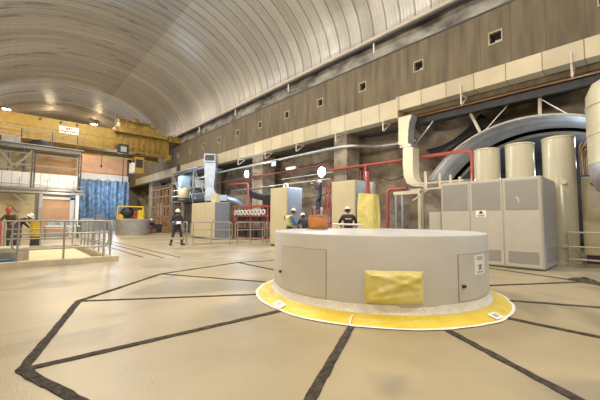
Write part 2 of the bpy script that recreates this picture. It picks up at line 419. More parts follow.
def tablet(po, J, s):
    w = (J['wrL']+J['wrR'])/2
    MB().cbox((w.x*s, (w.y-.10)*s, (w.z+.03)*s), (.20,.02,.15), Matrix.Rotation(radians(-35), 3, 'X')).build('clipboard', 'white', po)['label'] = 'white sheet held in the hands'
person((6.10,15.55,0), face_cam(6.1,15.55,radians(12)), 'person in navy overalls, white helmet and dark face mask walking alone on the open floor',
       stand(knL=(.17,-.12,.51), anL=(.22,-.06,.09), toL=(.27,-.22,.05), anR=(-.25,.10,.10), toR=(-.31,-.05,.05), knR=(-.18,.0,.50), elL=(.27,.0,1.12), wrL=(.13,-.20,1.08), elR=(-.27,.0,1.12), wrR=(-.13,-.20,1.04)),
       ('navy','navy'), 'helmetw', face_mask=True, held=tablet, head_pitch=radians(8))
person((.12,17.75,0), face_cam(.36,17.75,radians(-25)), 'person in brown shirt and red helmet leaning forward on the railing at far left',
       stand(waist=(0,-.05,1.08), chest=(0,-.16,1.25), neck=(0,-.24,1.40), headbase=(0,-.27,1.46), shL=(.185,-.16,1.35), shR=(-.185,-.16,1.35), elL=(.29,-.26,1.16), wrL=(.22,-.42,1.06), elR=(-.29,-.26,1.16), wrR=(-.22,-.42,1.06)),
       ('brown','greytrou'), 'helmetr', stripes=False, head_pitch=radians(10))
person((.30,18.2,0), face_cam(.7,18,radians(60)), 'person in white helmet bending down beside the yellow bin, maroon jacket round the waist',
       stand(pelvis=(0,.08,.92), waist=(0,-.02,1.04), chest=(0,-.20,1.15), neck=(0,-.34,1.23), headbase=(0,-.39,1.26), shL=(.185,-.23,1.22), shR=(-.185,-.23,1.22), elL=(.23,-.40,1.02), wrL=(.15,-.52,.86), elR=(-.23,-.40,1.02), wrR=(-.15,-.52,.86)),
       ('darkcloth','maroon'), 'helmetw', stripes=False, head_pitch=radians(35))
person((8.0,9.35,0), radians(75), 'person in white helmet and yellow high visibility vest over blue sleeves behind the drum',
       stand(waist=(0,-.03,1.08), chest=(0,-.07,1.26), neck=(0,-.12,1.42), headbase=(0,-.15,1.48), elL=(.24,-.12,1.13), wrL=(.14,-.33,1.05), elR=(-.24,-.12,1.13), wrR=(-.14,-.33,1.05)),
       ('bluepl','navy'), 'helmetw', vest='vest', stripes=False, head_pitch=radians(20), head_yaw=radians(25))
person((8.95,9.4,0), radians(160), 'person in dark clothes and pale helmet stooping left of the orange wooden drum',
       stand(pelvis=(0,.08,.90), waist=(0,-.02,1.02), chest=(0,-.14,1.16), neck=(0,-.24,1.28), headbase=(0,-.28,1.32), shL=(.185,-.15,1.25), shR=(-.185,-.15,1.25), elL=(.24,-.30,1.03), wrL=(.14,-.44,.90), elR=(-.24,-.30,1.03), wrR=(-.14,-.44,.90)),
       ('navy','darkcloth'), 'helmetw', stripes=False, head_pitch=radians(20))
def backband(po, J, s):
    c = J['chest']; MB().arcpanel(.150*s, .158*s, radians(30), radians(150), (c.z-.0)*s, (c.z+.045)*s, (c.x*s, (c.y-.01)*s, 0)).build('reflective_back_band', 'strip', po)
person((8.62,6.95,0), face_cam(8.6,6.95,pi+radians(6)), 'person in dark jacket with white back band and white helmet, seen from behind',
       stand(chest=(0,-.02,1.28), neck=(0,-.05,1.44), headbase=(0,-.08,1.50), elL=(.30,-.05,1.16), wrL=(.22,-.28,1.05), elR=(-.30,-.05,1.16), wrR=(-.22,-.28,1.05)),
       ('darkcloth','darkcloth'), 'helmetw', stripes=False, held=backband, head_pitch=radians(22))
person((11.95,11.52,1.60), radians(-150), 'person in dark clothes climbing the red ladder under the bright floodlight',
       stand(elL=(.24,-.16,1.42), wrL=(.14,-.34,1.55), elR=(-.24,-.14,1.30), wrR=(-.14,-.34,1.36), knL=(.11,-.16,.58), anL=(.10,-.06,.24), toL=(.10,-.20,.20)),
       ('navy','navy'), 'helmetw', stripes=False, head_pitch=radians(-15))
person((9.35,29.6,0), radians(-40), 'person in dark clothes sitting on a crate beyond the round grey wall',
       stand(pelvis=(0,.1,.52), waist=(0,.08,.66), chest=(0,.02,.84), neck=(0,-.03,1.0), headbase=(0,-.06,1.06), shL=(.185,.02,.94), shR=(-.185,.02,.94), elL=(.24,-.10,.70), wrL=(.17,-.32,.62), elR=(-.24,-.10,.70), wrR=(-.17,-.32,.62),
             hipL=(.10,.06,.50), knL=(.14,-.36,.50), anL=(.14,-.36,.09), toL=(.15,-.52,.05), hipR=(-.10,.06,.50), knR=(-.14,-.36,.50), anR=(-.14,-.36,.09), toR=(-.15,-.52,.05)),
       ('darkcloth','maroon'), 'helmetw', stripes=False)

# ------------------------------------------------------------------ setting
YE = 52.5; XL = -3.2; XW = 13.0; CX = 4.9; VA = 7.9; VB = 4.7; ZS = 10.1
struct('floor', MB().box(XL-.4, 22, -8, YE+.3, -.3, 0), 'floor')
# vault: corrugated sheet running over the hall, ribs across it
vs = []; fs = []
na = 44; pitch = 1.44; y0 = -8.64; ny = int((YE-y0)/pitch)*2
for j in range(ny+1):
    for t, dr in ((0, .035), (.07, .035), (.10, 0), (.30, 0), (.32, .012), (.35, .012), (.37, 0), (.53, 0), (.55, .012), (.58, .012), (.60, 0), (.76, 0), (.78, .012), (.81, .012), (.83, 0), (.97, 0)):
        y = y0+(j+t)*pitch/2
        if y > YE+.2: continue
        for i in range(na+1):
            a = pi*i/na; k = dr if j % 2 == 0 or True else 0
            vs.append((CX+(VA-k)*cos(a), y, ZS+(VB-k)*sin(a)))
nr = len(vs)//(na+1)
for r in range(nr-1):
    for i in range(na):
        q = r*(na+1)+i; fs.append((q, q+1, q+na+2, q+na+1))
mb = MB(); mb.add(vs, fs); o = struct('ceiling', mb, 'vault')
# upper right wall with its row of small square window openings
wy = [0.5+3.0*k for k in range(17)]
mb = MB(); mb.box(XW, XW+1.2, -8, YE, 5.9, 7.85); mb.box(XW, XW+1.2, -8, YE, 8.27, 9.15)
ys = [-8]+[v for w in wy for v in (w-.21, w+.21)]+[YE]
for a, b in zip(ys[0::2], ys[1::2]): mb.box(XW, XW+1.2, a, b, 7.85, 8.27)
struct('wall_right', mb, 'wall')
for k, w in enumerate(wy):
    fr = MB()
    fr.box(XW-.03, XW+.10, w-.235, w-.195, 7.81, 8.31); fr.box(XW-.03, XW+.10, w+.195, w+.235, 7.81, 8.31)
    fr.box(XW-.03, XW+.10, w-.195, w+.195, 7.81, 7.86); fr.box(XW-.03, XW+.10, w-.195, w+.195, 8.26, 8.31)
    o = struct(f'window_{k+1}', fr, 'winframe')
    MB().box(XW+.42, XW+.46, w-.22, w+.22, 7.84, 8.28).build('pane', 'glass', o)
    it = MB().box(XW+.25, XW+.41, w-.13, w+.08, 7.86, 8.06); it.build('fitting', 'beige', o)
# rock band above the wall, under the vault kerb
def rockface(name, x, y0, y1, z0, z1, m, amp, cell=.35, seed=0, hole=None):
    ny = max(2, int((y1-y0)/cell)); nz = max(2, int((z1-z0)/cell)); mb = MB(); vs = []; fs = []
    for j in range(ny+1):
        for i in range(nz+1):
            y = y0+(y1-y0)*j/ny; z = z0+(z1-z0)*i/nz
            p = Vector((seed, y*.7, z*.7)); d = noise.fractal(p, .9, 2.1, 5)+.6*abs(noise.noise(p*.6))
            vs.append((x+amp*d, y, z))
    for j in range(ny):
        for i in range(nz):
            q = j*(nz+1)+i
            if hole and hypot(vs[q][1]+cell/2-hole[0], vs[q][2]+cell/2-hole[1]) < hole[2] and not (vs[q][2] < 2.85 and vs[q][1] > 4.6): continue
            fs.append((q, q+1, q+nz+2, q+nz+1))
    mb.add(vs, fs); return struct(name, mb, m)
rockface('trim_1', 13.25, -8, YE, 9.1, 11.2, 'rockband', .12, .30, 3.1)
struct('trim_2', MB().box(12.70, 12.95, -8, YE, 10.06, 10.20), 'beige', bevel=.02)            # kerb the vault springs from
mb = MB()
struct('trim_3', MB().box(12.84, 12.95, -8, YE, 9.98, 10.06), 'dark')
struct('trim_4', MB().box(12.97, 13.12, -8, YE, 9.15, 9.21), 'dark')                         # crane runway rail on the wall head
for k in range(7):
    y = 2.2+6.5*k; struct(f'trim_{60+k}', MB().box(12.86, 12.92, y, y+.06, 9.5, 10.05), 'white')
# recess behind the columns: soffit and rock
struct('trim_5', MB().box(XW+1.2, 22, -8, YE, 5.9, 6.1), 'soffit')
rockface('wall_recess', 14.75, -8, YE, 0, 5.95, 'rock', .35, .25, 1.3, hole=(2.8,.73,4.4))
struct('wall_cavern', MB().box(21.8, 22, -8, 14, 0, 5.9), 'rock')
struct('wall_left', MB().box(XL-.5, XL, -8, YE, 0, 10.3), 'conc')
struct('wall_back', MB().box(XL-.4, 22, -8.4, -8, 0, 15.2), 'conc')
struct('wall_end', MB().box(XL-.4, 22, YE, YE+.4, 0, 15.2), 'steel')
for k, (a, b) in enumerate(((10.55,11.45),(18.1,19.4),(26.0,27.2),(33.8,35.0),(41.5,42.7))):
    struct(f'trim_{10+k}', MB().box(XW, XW+1.1, a, b, 0, 5.92), 'conc', bevel=.03)
struct('trim_17', MB().box(XW+.6, XW+1.9, 20.5, 47, 0, 3.2), 'conc')

# generator bay: filled trenches in the floor, a twelve-sided ring and its spokes
D = Vector((4.863, 3.392)); RP = 4.728; A0 = radians(88.306)
def strip(a, b, w):
    a, b = Vector(a), Vector(b); d = (b-a); n = max(6, int(d.length/.10)); u = d.normalized(); p = Vector((-u.y, u.x)); mb = MB(); vs = []; fs = []
    for i in range(n+1):
        c = a+d*i/n
        for sgn, z in ((1, .0), (1, .006), (-1, .006), (-1, .0)):
            ww = w/2*(1+random.uniform(-.18, .18)) if z else w/2*1.02
            q = c+p*sgn*ww; vs.append((q.x, q.y, z+(random.uniform(0, .004) if z else -.01)))
    for i in range(n):
        for k in range(4): fs.append((i*4+k, (i+1)*4+k, (i+1)*4+(k+1) % 4, i*4+(k+1) % 4))
    fs += [(0,1,2,3), tuple(n*4+k for k in (3,2,1,0))]
    mb.add(vs, fs); return mb
vert = [D+Vector((cos(A0+k*pi/6), sin(A0+k*pi/6)))*RP for k in range(12)]
tn = 70
V4 = vert[3]+(Vector((0.400,2.720))-vert[3]).normalized()*2.45
for k in range(12):
    if k in (5, 6): continue
    struct(f'trim_{tn}', strip(vert[k], vert[(k+1) % 12] if k != 3 else V4, .085), 'trench'); tn += 1
for k in range(9):
    v = (vert[k]-D).normalized(); struct(f'trim_{tn}', strip(D+v*2.0, vert[k]+v*.01, .085 if k not in (1,2) else .065), 'trench'); tn += 1
for x0, a, b in ((4.2, 10.4, 24), (3.75, 10.6, 24), (3.3, 11.2, 24)):                            # straight joints along the hall
    struct(f'trim_{tn}', strip((x0, a), (x0+.1, b), .045), 'trench'); tn += 1

# ------------------------------------------------------------------ generator cover drum
dr = thing('generator_cover', (4.897, 3.361, 0), 'large round grey drum cover in the middle of the floor', 'machine cover', rz=radians(-1.7))
R0 = 1.79; ZT = 1.062
MB().lathe([(R0,0),(R0,ZT-.02),(R0-.006,ZT-.006),(R0-.02,ZT)], n=128).build('body', 'drum', dr, smooth=True)
MB().lathe([(.0,ZT-.008),(R0-.05,ZT-.008),(R0-.05,ZT+.004),(R0-.019,ZT+.002),(R0-.015,ZT-.02)], n=128).build('top_plate', 'drumtop', dr, smooth=True)
def door(a0, a1, z0, z1, hx):
    a0, a1 = radians(a0), radians(a1)
    d = MB().arcpanel(R0-.01, R0+.008, a0, a1, z0, z1, n=16).build('access_door', 'drum', dr)
    g = MB()
    g.arcpanel(R0-.01, R0+.004, a0-.006, a0-.0005, z0-.008, z1+.008, n=1); g.arcpanel(R0-.01, R0+.004, a1+.0005, a1+.005, z0-.008, z1+.008, n=1)
    g.arcpanel(R0-.01, R0+.004, a0, a1, z1, z1+.007, n=16)
    g.build('joint', 'pipegrey', d)
    h = MB()
    for ah, zh in hx:
        ah = radians(ah); h.cbox(((R0+.02)*cos(ah), (R0+.02)*sin(ah), zh), (.035,.055,.035), Matrix.Rotation(ah, 3, 'Z'))
    h.build('latch', 'black', d, bevel=.006)
    return d
d1 = door(-107.4, -78, .215, .81, [(-105,.405)])
d2 = door(-195, -164.3, .215, .85, [(-196.2,.445)])
# warning sheet on the right-hand door
st = MB().arcpanel(R0+.0085, R0+.011, radians(-97), radians(-87), .525, .79, n=6).build('warning_label', 'paper', d1); st['label'] = 'white warning sheet with a black symbol'
def ink_arc(mb, a, z, wa, hz, r=R0+.0112): mb.arcpanel(r, r+.0012, radians(a-wa/2), radians(a+wa/2), z-hz/2, z+hz/2, n=2)
ik = MB()
for z, w in ((.765,6),(.745,7),(.725,5)): ink_arc(ik, -92, z, w, .007)
ink_arc(ik, -92, .655, 1.0, .016); ink_arc(ik, -92, .634, 1.8, .014); ink_arc(ik, -92, .618, 1.0, .03)
ink_arc(ik, -93.0, .598, .8, .022); ink_arc(ik, -91.0, .598, .8, .022); ink_arc(ik, -93.3, .645, .7, .02); ink_arc(ik, -90.7, .645, .7, .02)
for z in (.565, .552): ink_arc(ik, -92, z, 5, .005)
ik.build('print', 'ink', st)
# window box wrapped in yellow film
def crumple(mb, amp, f=7., seed=0.):
    mb.v = [tuple(Vector(v)+Vector(noise.noise_vector(Vector(v)*f+Vector((seed,0,0))))*amp) for v in mb.v]; return mb
wa0, wa1, wz0, wz1 = radians(-147.5), radians(-124.3), .215, .625
w = MB(); vs = []; fs = []; nu, nv = 30, 20
for i in range(nu+1):
    for j in range(nv+1):
        u, v = i/nu, j/nv; e = min(u, 1-u)*nu; e2 = min(v, 1-v)*nv; k = min(1., min(e, e2)/2.6)
        a = wa0+(wa1-wa0)*u; z = wz0+(wz1-wz0)*v
        nn = noise.noise(Vector((u*7, v*5, 2)))*.006+.022*max(0, 1-abs(v-.15-.75*u)*7)+.018*max(0, 1-abs(v-.95+.5*u)*9)+.016*max(0, 1-abs(v-.1-.28*u)*11)
        r = R0+.006+k*.055+nn*k; a += noise.noise(Vector((v*4, 1, u*2)))*.006; z += noise.noise(Vector((u*5, 3, v)))*.012
        vs.append((r*cos(a), r*sin(a), z))
for i in range(nu):
    for j in range(nv): q = i*(nv+1)+j; fs.append((q, q+1, q+nv+2, q+nv+1))
w.add(vs, fs); wb = w.build('wrapped_window', 'yellow_film', dr, smooth=True); wb['label'] = 'yellow plastic film wrapped over a window box'
MB().arcpanel(R0-.02, R0+.03, wa0+.035, wa1-.035, wz0+.06, wz1-.06, n=10).build('window_box', 'dark', wb)
# white tape round the foot, irregular top edge
vs = []; fs = []; n = 200
for k in range(n+1):
    a = 2*pi*k/n; blk = int(k/9); random.seed(blk*13+1); zt = .185+random.uniform(-.012,.022); 
    vs += [(( R0+.004)*cos(a), (R0+.004)*sin(a), zt), ((R0+.011)*cos(a), (R0+.011)*sin(a), zt-.004), ((R0+.014)*cos(a), (R0+.014)*sin(a), .13), ((R0+.055)*cos(a), (R0+.055)*sin(a), .083+.006*noise.noise(Vector((a*6,0,0))))]
for k in range(n):
    for i in range(3): fs.append((k*4+i, (k+1)*4+i, (k+1)*4+i+1, k*4+i+1))
MB().add(vs, fs).build('foot_tape', 'tape', dr, smooth=True)
# yellow film apron laid from the foot of the drum onto the floor
random.seed(11)
ap = thing('floor_film_apron', (4.897, 3.361, 0), 'yellow plastic film apron taped round the foot of the drum', 'plastic sheet')
def apron_pt(a, t):
    w = .25*(1+.10*noise.noise(Vector((cos(a)*3, sin(a)*3, 4)))+.05*noise.noise(Vector((a*8, 2, 0))))
    r = R0+.05+w*t; z = .088*max(0,1-t)**1.7+.008+.016*sin(pi*t)*(.5+noise.noise(Vector((a*9, t*3, 0))))
    return (r*cos(a), r*sin(a), max(z, .006))
n = 220; mm = 9
def ring(t0, t1, lift):
    vs = []; fs = []
    for k in range(n+1):
        for i in range(mm):
            x, y, z = apron_pt(2*pi*k/n, t0+(t1-t0)*i/(mm-1)); vs.append((x, y, z+lift))
    for k in range(n):
        for i in range(mm-1): q = k*mm+i; fs.append((q, q+mm, q+mm+1, q+1))
    return MB().add(vs, fs)
ring(0, 1, 0).build('film', 'film_deep', ap, smooth=True)
ring(.90, 1.05, .003).build('edge_tape', 'tape', ap, smooth=True)
def note(a, t0, t1, wa, nm, turn=0):
    vs = []
    for da, t in ((-wa, t0), (wa, t0+turn), (wa, t1+turn), (-wa, t1)):
        p = apron_pt(radians(a+da), t); vs.append((p[0], p[1], p[2]+.016))
    o = MB().add(vs+[(x, y, z-.003) for x, y, z in vs], [(0,1,2,3),(7,6,5,4),(0,1,5,4),(1,2,6,5),(2,3,7,6),(3,0,4,7)]).build('paper_note', 'paper', ap)
    o['label'] = nm
    c = [sum(v[i] for v in vs)/4 for i in range(3)]
    mb = MB()
    for q in (-.3, 0, .3):
        pa = Vector(vs[0]).lerp(Vector(vs[3]), .5+q*.6); pb = Vector(vs[1]).lerp(Vector(vs[2]), .5+q*.6)
        mb.bar(pa.lerp(pb, .25)+Vector((0,0,.002)), pa.lerp(pb, .75)+Vector((0,0,.002)), .010, .002)
    mb.build('print', 'ink', o)
note(-187, .35, .85, 3.6, 'white note at the left end of the apron', .15)
note(-97, .45, .90, 2.8, 'white note at the right end of the apron', .05)
o = MB().tube([apron_pt(radians(-153.5), .15), Vector(apron_pt(radians(-153.5), .55))+Vector((0,0,.03)), apron_pt(radians(-153.5), 1.0)], [.008,.012,.014], 6).build('fold', 'tape', ap)

# orange wooden reel with tools, standing on the drum
rl = thing('wooden_reel', (5.02, 4.62, ZT+.003), 'round orange wooden reel standing on top of the drum', 'reel')
rl.location = (4.92, 4.80, ZT-.004)
MB().lathe([(0,.03),(.185,.03),(.20,.08),(.205,.16),(.20,.24),(.185,.285),(0,.285)], n=28).build('barrel', 'orange', rl, smooth=True)
MB().lathe([(0,0),(.22,0),(.22,.03),(0,.03)], n=28).build('base_disc', 'wood', rl)
MB().lathe([(.0,.285),(.20,.285),(.20,.305),(0,.305)], n=28).build('top_rim', 'gal', rl)
t = thing('wrench', (4.86,4.84,ZT+.302), 'short silver bolt tool standing upright on the reel', 'tool')
MB().tube([(0,0,0),(0,0,.17)], .014, 8).build('shaft', 'gal', t); MB().lathe([(0,.15),(.03,.15),(.03,.19),(0,.19)], n=6).build('socket_head', 'gal', t)
t = thing('spray_can', (4.98,4.74,ZT+.302), 'slim silver can standing on the reel beside the bolt tool', 'can')
MB().lathe([(0,0),(.028,0),(.028,.15),(.016,.17),(0,.17)], n=14).build('can', 'gal', t, smooth=True); MB().lathe([(0,.17),(.013,.17),(.013,.20),(0,.20)], n=10).build('nozzle', 'red', t)

vs = []; fs = []
for i in range(9):
    for k in range(14):
        a = 2*pi*k/14; r = .20*i/8*(1+.25*noise.noise(Vector((cos(a)*2, sin(a)*2, 8)))); vs.append((r*cos(a)*1.7, r*sin(a), .005+max(0, .07*(1-(i/8)**2)*(1+.7*noise.noise(Vector((r*18*cos(a), r*18*sin(a), 3)))))))
for i in range(8):
    for k in range(14): fs.append((i*14+k, i*14+(k+1) % 14, (i+1)*14+(k+1) % 14, (i+1)*14+k))
rb = MB().add(vs, fs).build('rubble_heap', 'trench'); rb.location = (8.92,.92,0); rb.rotation_euler = (0,0,radians(60))
tag(rb, 'small dark rubble heap on the floor at a trench corner near the right edge', 'rubble')

# ------------------------------------------------------------------ switch cabinet (right)
cb = thing('switch_cabinet', (9.95, 1.77, 0), 'large beige three-bay electrical cabinet with grey ventilation grilles', 'electrical cabinet')
W, Dp, H = 2.52, 1.80, 2.42
MB().box(.0, Dp, 0, W, .03, H).build('body', 'cab', cb, bevel=.012)
MB().box(.02, Dp-.02, .01, W-.01, 0, .03).build('plinth', 'dark', cb)
for k in range(3):
    a = .04+k*.845; b = a+.79
    MB().box(-.022, 0, a-.01, b+.01, .06, H-.03).build('door', 'cab', cb, bevel=.006)
    MB().box(-.030, -.02, a+.03, b-.03, 1.56, H-.08).build('upper_grille', 'grille', cb)
    MB().box(-.030, -.02, a+.06, b-.06, .16, .46).build('lower_grille', 'grille', cb)
    MB().box(-.026, -.02, a-.005, b+.005, .58, .595).build('rail_strip', 'cab', cb)
MB().box(.05, Dp-.05, -.014, 0, .10, H-.04).build('side_grille', 'grille_side', cb)
MB().box(.25, Dp-.15, -.022, -.012, .18, .55).build('side_vent', 'grille', cb)
ws = MB().box(-.027, -.021, 1.28, 1.55, 1.36, 1.57).build('warning_sign', 'paper', cb); ws['label'] = 'white warning sign with black symbol'
ik = MB(); ik.box(-.0295, -.027, 1.36, 1.47, 1.46, 1.475); ik.box(-.0295, -.027, 1.385, 1.445, 1.475, 1.53); ik.box(-.0295, -.027, 1.37, 1.46, 1.49, 1.505)
ik.box(-.0295, -.027, 1.32, 1.51, 1.41, 1.425); ik.box(-.0295, -.027, 1.33, 1.50, 1.385, 1.395); ik.build('print', 'ink', ws)
MB().tube([(-.03,.50,1.75),(-.03,.50,1.86),(-.03,.56,1.9)], .012, 6).build('handle', 'white', cb)
lc = thing('low_cabinet', (10.6,4.6,0), 'low beige cabinet standing at the left end of the big cabinet', 'electrical cabinet')
MB().box(0,.8,0,.42,.05,1.55).build('body', 'cab', lc, bevel=.01); MB().box(-.015,0,.03,.39,.1,1.5).build('door', 'cab', lc, bevel=.005); MB().box(.02,.78,.02,.40,0,.05).build('plinth', 'dark', lc)
MB().box(-.03,-.015,.33,.36,.75,.88).build('handle', 'dark', lc)

# three cream towers behind the cabinet
for (x, y, zt, lb) in ((12.2,3.67,3.74,'cream vertical cylinder tank, farthest left of the three behind the cabinet'), (12.2,2.71,3.76,'cream vertical cylinder tank in the middle of the three'), (12.25,1.73,3.80,'cream vertical cylinder tank nearest the right edge, seen down to the floor')):
    t = thing('cylinder_tank', (x, y, 0), lb, 'tank', group='cream cylinder tanks')
    MB().lathe([(.40,.1),(.40,zt-.03),(.385,zt),(0,zt)], n=40).build('shell', 'creamtower', t, smooth=True)
    MB().lathe([(.402,zt-.06),(.412,zt-.06),(.412,zt-.02),(.402,zt-.02)], n=40).build('top_band', 'cream', t)
    MB().lathe([(0,0),(.43,0),(.43,.06),(.41,.10),(0,.10)], n=40).build("base_ring", 'beige', t)
    if y < 2:
        MB().lathe([(0,.0),(.07,0),(.07,.04),(0,.04)], n=16, axis='X', c=(-.44,-.12,.55)).build('port', 'cream', t)
        MB().lathe([(0,.0),(.07,0),(.07,.04),(0,.04)], n=16, axis='X', c=(-.43,-.16,2.4)).build('port', 'cream', t)
# beige box tank and pipework at the right edge
bt = thing('square_tank', (12.75,.35,0), 'beige square tank standing right of the cylinder tanks', 'tank')
MB().box(0,1.0,0,.95,.25,2.6).build('shell', 'cream', bt, bevel=.03); MB().box(.05,.95,.05,.90,0,.25).build('base', 'dark', bt); MB().box(-.02,0,.2,.75,1.7,2.3).build('cover_plate', 'beige', bt, bevel=.01)
hr = thing('guard_rail', (11.7,-.3,0), 'grey tube guard rail in front of the beige square tank', 'railing')
for y in (0,.95,1.9): MB().tube([(0,y*.95,0),(0,y*.95,1.0)], .025, 8).build('post', 'gal', hr)
for z in (.95,.55,.2): MB().tube([(0,-.3,z),(0,1.85,z)], .022, 8).build('rail', 'cream', hr)
vb = thing('valve_cluster', (12.5,1.05,2.6), 'bundle of bent brown pipes and hoses beside the right-hand cylinder tank', 'pipework')
vb.location = (12.45,1.1,2.62)
for q in range(4): MB().tube(rounded([(0,.0+q*.05,0),(0,.02+q*.05,.55+.1*q),(.0,-.12+q*.05,.9+.08*q),(.3,-.15,1.1)], .2), .022, 6).build('pipe', 'brass' if q % 2 else 'pipegrey', vb)
MB().lathe([(.10,0),(.16,.02),(.16,.10),(.10,.12)], n=18, axis='X', c=(-.1,-.02,.75)).build('flange', 'wood', vb)
rp = thing('red_hose_pipe', (12.0,.75,0), 'red upright pipe with hooked lower end at the right edge', 'pipe')
MB().tube(rounded([(0,.25,2.35),(0,.1,2.2),(0,-.02,2.3),(0,.02,3.0),(0,.1,3.9)], .2), .055, 10).build('tube', 'red', rp, smooth=True)
MB().lathe([(0,0),(.08,0),(.08,.05),(0,.05)], n=14, c=(0,.02,3.0)).build('coupling', 'red', rp)
# big round clad duct cut by the right edge of the view
bd = thing('round_duct', (11.2,.18,0), 'fat cream clad round duct bending at the right edge', 'duct')
MB().lathe([(0,4.95),(.45,4.93),(.68,4.78),(.79,4.5),(.80,3.9),(.80,3.2),(.80,2.72)], n=48).build('upper_cladding', 'insul', bd, smooth=True)
MB().lathe([(.80,2.72),(.78,2.35),(.66,2.05),(.4,1.88),(0,1.85)], n=48).build('lower_elbow', 'gal', bd, smooth=True)  # grey finish puts the shading of the rounded underside into the colour
for z in (2.72,3.45,4.2): MB().lathe([(.80,z-.015),(.815,z-.015),(.815,z+.015),(.80,z+.015)], n=48).build('band', 'beige', bd)
MB().tube([(.3,-.4,4.2),(.9,-1.6,4.4),(2.2,-3.2,4.5)], .62, 28).build('branch', 'insul', bd, smooth=True)

# ------------------------------------------------------------------ main duct along the wall and its brackets
md = thing('ventilation_duct', (12.45,0,5.75), 'long cream rectangular duct running along under the upper wall', 'duct')
MB().box(0,.55,-7.5,7.25,.35,.97).build('near_run', 'duct', md, bevel=.01)
MB().box(0,.55,7.25,46.6,.05,.90).build('far_run', 'duct', md, bevel=.01)
MB().box(-.02,.57,7.22,7.28,.03,.98).build('step_flange', 'duct', md)
for y in (1.34,4.55,7.95,10.8,13.9,17.0,20.4):
    lbl = {1.34:'pale steel bracket under the near end of the long duct, rightmost in view', 4.55:'pale steel bracket under the long duct above the corrugated canopy', 7.95:'pale steel bracket under the duct left of the hanging branch duct',
           10.8:'pale steel bracket under the duct at the concrete column behind the pale box', 13.9:'pale steel bracket under the duct left of the bright ladder floodlight', 17.0:'pale steel bracket under the duct beside the farther concrete column', 20.4:'pale steel bracket under the duct above the red rack',}[y]
    zz = 6.095 if y < 7.2 else 5.795
    br = thing('duct_bracket', (12.75,y,zz), lbl, 'bracket', group='duct brackets')
    MB().box(-.40,.25,-.03,.03,-.05,0).build('arm', 'beige', br); MB().box(-.36,-.32,-.025,.025,-.45,.30 if y < 7.2 else -.05).build('hanger', 'beige', br)
    MB().bar((-.30,0,-.46),(.22,0,-.05),.04).build('brace', 'beige', br)
# dark strip standing in for the shadow under the duct, and the pipe
struct('trim_6', MB().box(13.25, 13.40, -8, 7.2, 5.55, 5.9), 'dark')
cp = tag(MB().tube([(13.1,-6,5.852),(13.1,7.1,5.852)], .045, 8).build('copper_pipe', 'brass'), 'long thin brown pipe under the near run of the duct', 'pipe')
# branch duct hanging down
bq = thing('branch_duct', (12.5,6.75,2.7), 'cream branch duct hanging down from the long duct in two pieces', 'duct')
pr = [(.49,3.10),(.49,1.88),(.05,1.82),(.03,2.4),(-.02,2.8),(-.12,3.06),(-.14,3.10)]
MB().prism(pr, .0, .49, 'YZ').build('upper_section', 'insul', bq, bevel=.008)
pr = [(.28,1.74),(.30,1.0),(.26,.45),(.12,.15),(-.10,.02),(-.42,-.03),(-.42,.12),(-.24,.28),(-.17,.55),(-.17,1.0),(-.18,1.68)]
MB().prism(pr, .0, .55, 'YZ').build('lower_elbow', 'insul', bq, bevel=.008)
MB().box(-.02,.60,-.12,.42,1.72,1.84).build('flange', 'gal', bq)
MB().prism([(.06,1.86),(.04,2.4),(-.01,2.8),(-.12,3.05),(-.15,3.03),(-.04,2.76),(.01,2.4),(.03,1.86)], -.01, .50, 'YZ').build('curved_side_plate', 'gal', bq)

# ------------------------------------------------------------------ corrugated canopy over the tank bay
cy, cz, cr = 2.8, .73, 4.2
cn = thing('corrugated_canopy', (13.5,cy,cz), 'blue-grey corrugated steel arch over the tank bay', 'canopy')
def barrel(x0, x1, r, amp, nw, a0, a1):
    vs = []; fs = []; n = 40; m = nw*4
    for i in range(m+1):
        x = x0+(x1-x0)*i/m; rr = r+amp*[0,1,1,0][i % 4]
        for k in range(n+1):
            a = a0+(a1-a0)*k/n; vs.append((x, rr*cos(a), rr*sin(a)))
    for i in range(m):
        for k in range(n): q = i*(n+1)+k; fs.append((q, q+1, q+n+2, q+n+1))
    return MB().add(vs, fs)
barrel(0, 2.5*9/11, cr, .06, 9, radians(33), radians(188)).build('sheet', 'corr', cn)
MB().lathe([(cr+.0,-.03),(cr+.07,-.03),(cr+.07,.02),(cr+.0,.02)], n=64, a0=radians(33), a1=radians(188), axis='X').build('front_rim', 'pipegrey', cn)
MB().lathe([(cr-.16,2.44),(cr-.06,2.44),(cr-.06,2.56),(cr-.16,2.56)], n=64, a0=radians(31), a1=radians(188), axis='X').build('rear_rim', 'beige', cn)
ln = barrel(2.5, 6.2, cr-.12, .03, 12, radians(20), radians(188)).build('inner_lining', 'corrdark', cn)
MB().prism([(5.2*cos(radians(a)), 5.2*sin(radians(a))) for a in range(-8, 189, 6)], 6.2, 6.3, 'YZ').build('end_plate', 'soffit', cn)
for (y, z, y2, z2, w_, nm) in ((2.36,4.9,2.34,5.9,.10,'upright white post between canopy and soffit'), (4.17,4.72,3.3,5.6,.035,'thin tie rod from the canopy up to the duct, left'), (1.6,4.80,2.39,5.6,.035,'thin tie rod from the canopy up to the post, right')):
    tag(MB().bar((13.55,y,z), (13.55,y2,z2), w_).build('canopy_strut', 'beige' if w_ > .05 else 'gal'), nm, 'strut')
tag(MB().bar((13.3,7.2,4.3),(13.3,5.75,5.85), .05).build('canopy_strut', 'gal'), 'thin steel stay rising beside the hanging branch duct', 'strut')
tag(MB().bar((13.55,4.27,4.72),(13.55,4.68,5.75), .10).build('canopy_strut', 'beige'), 'short thick pale stub leaning above the canopy', 'strut')

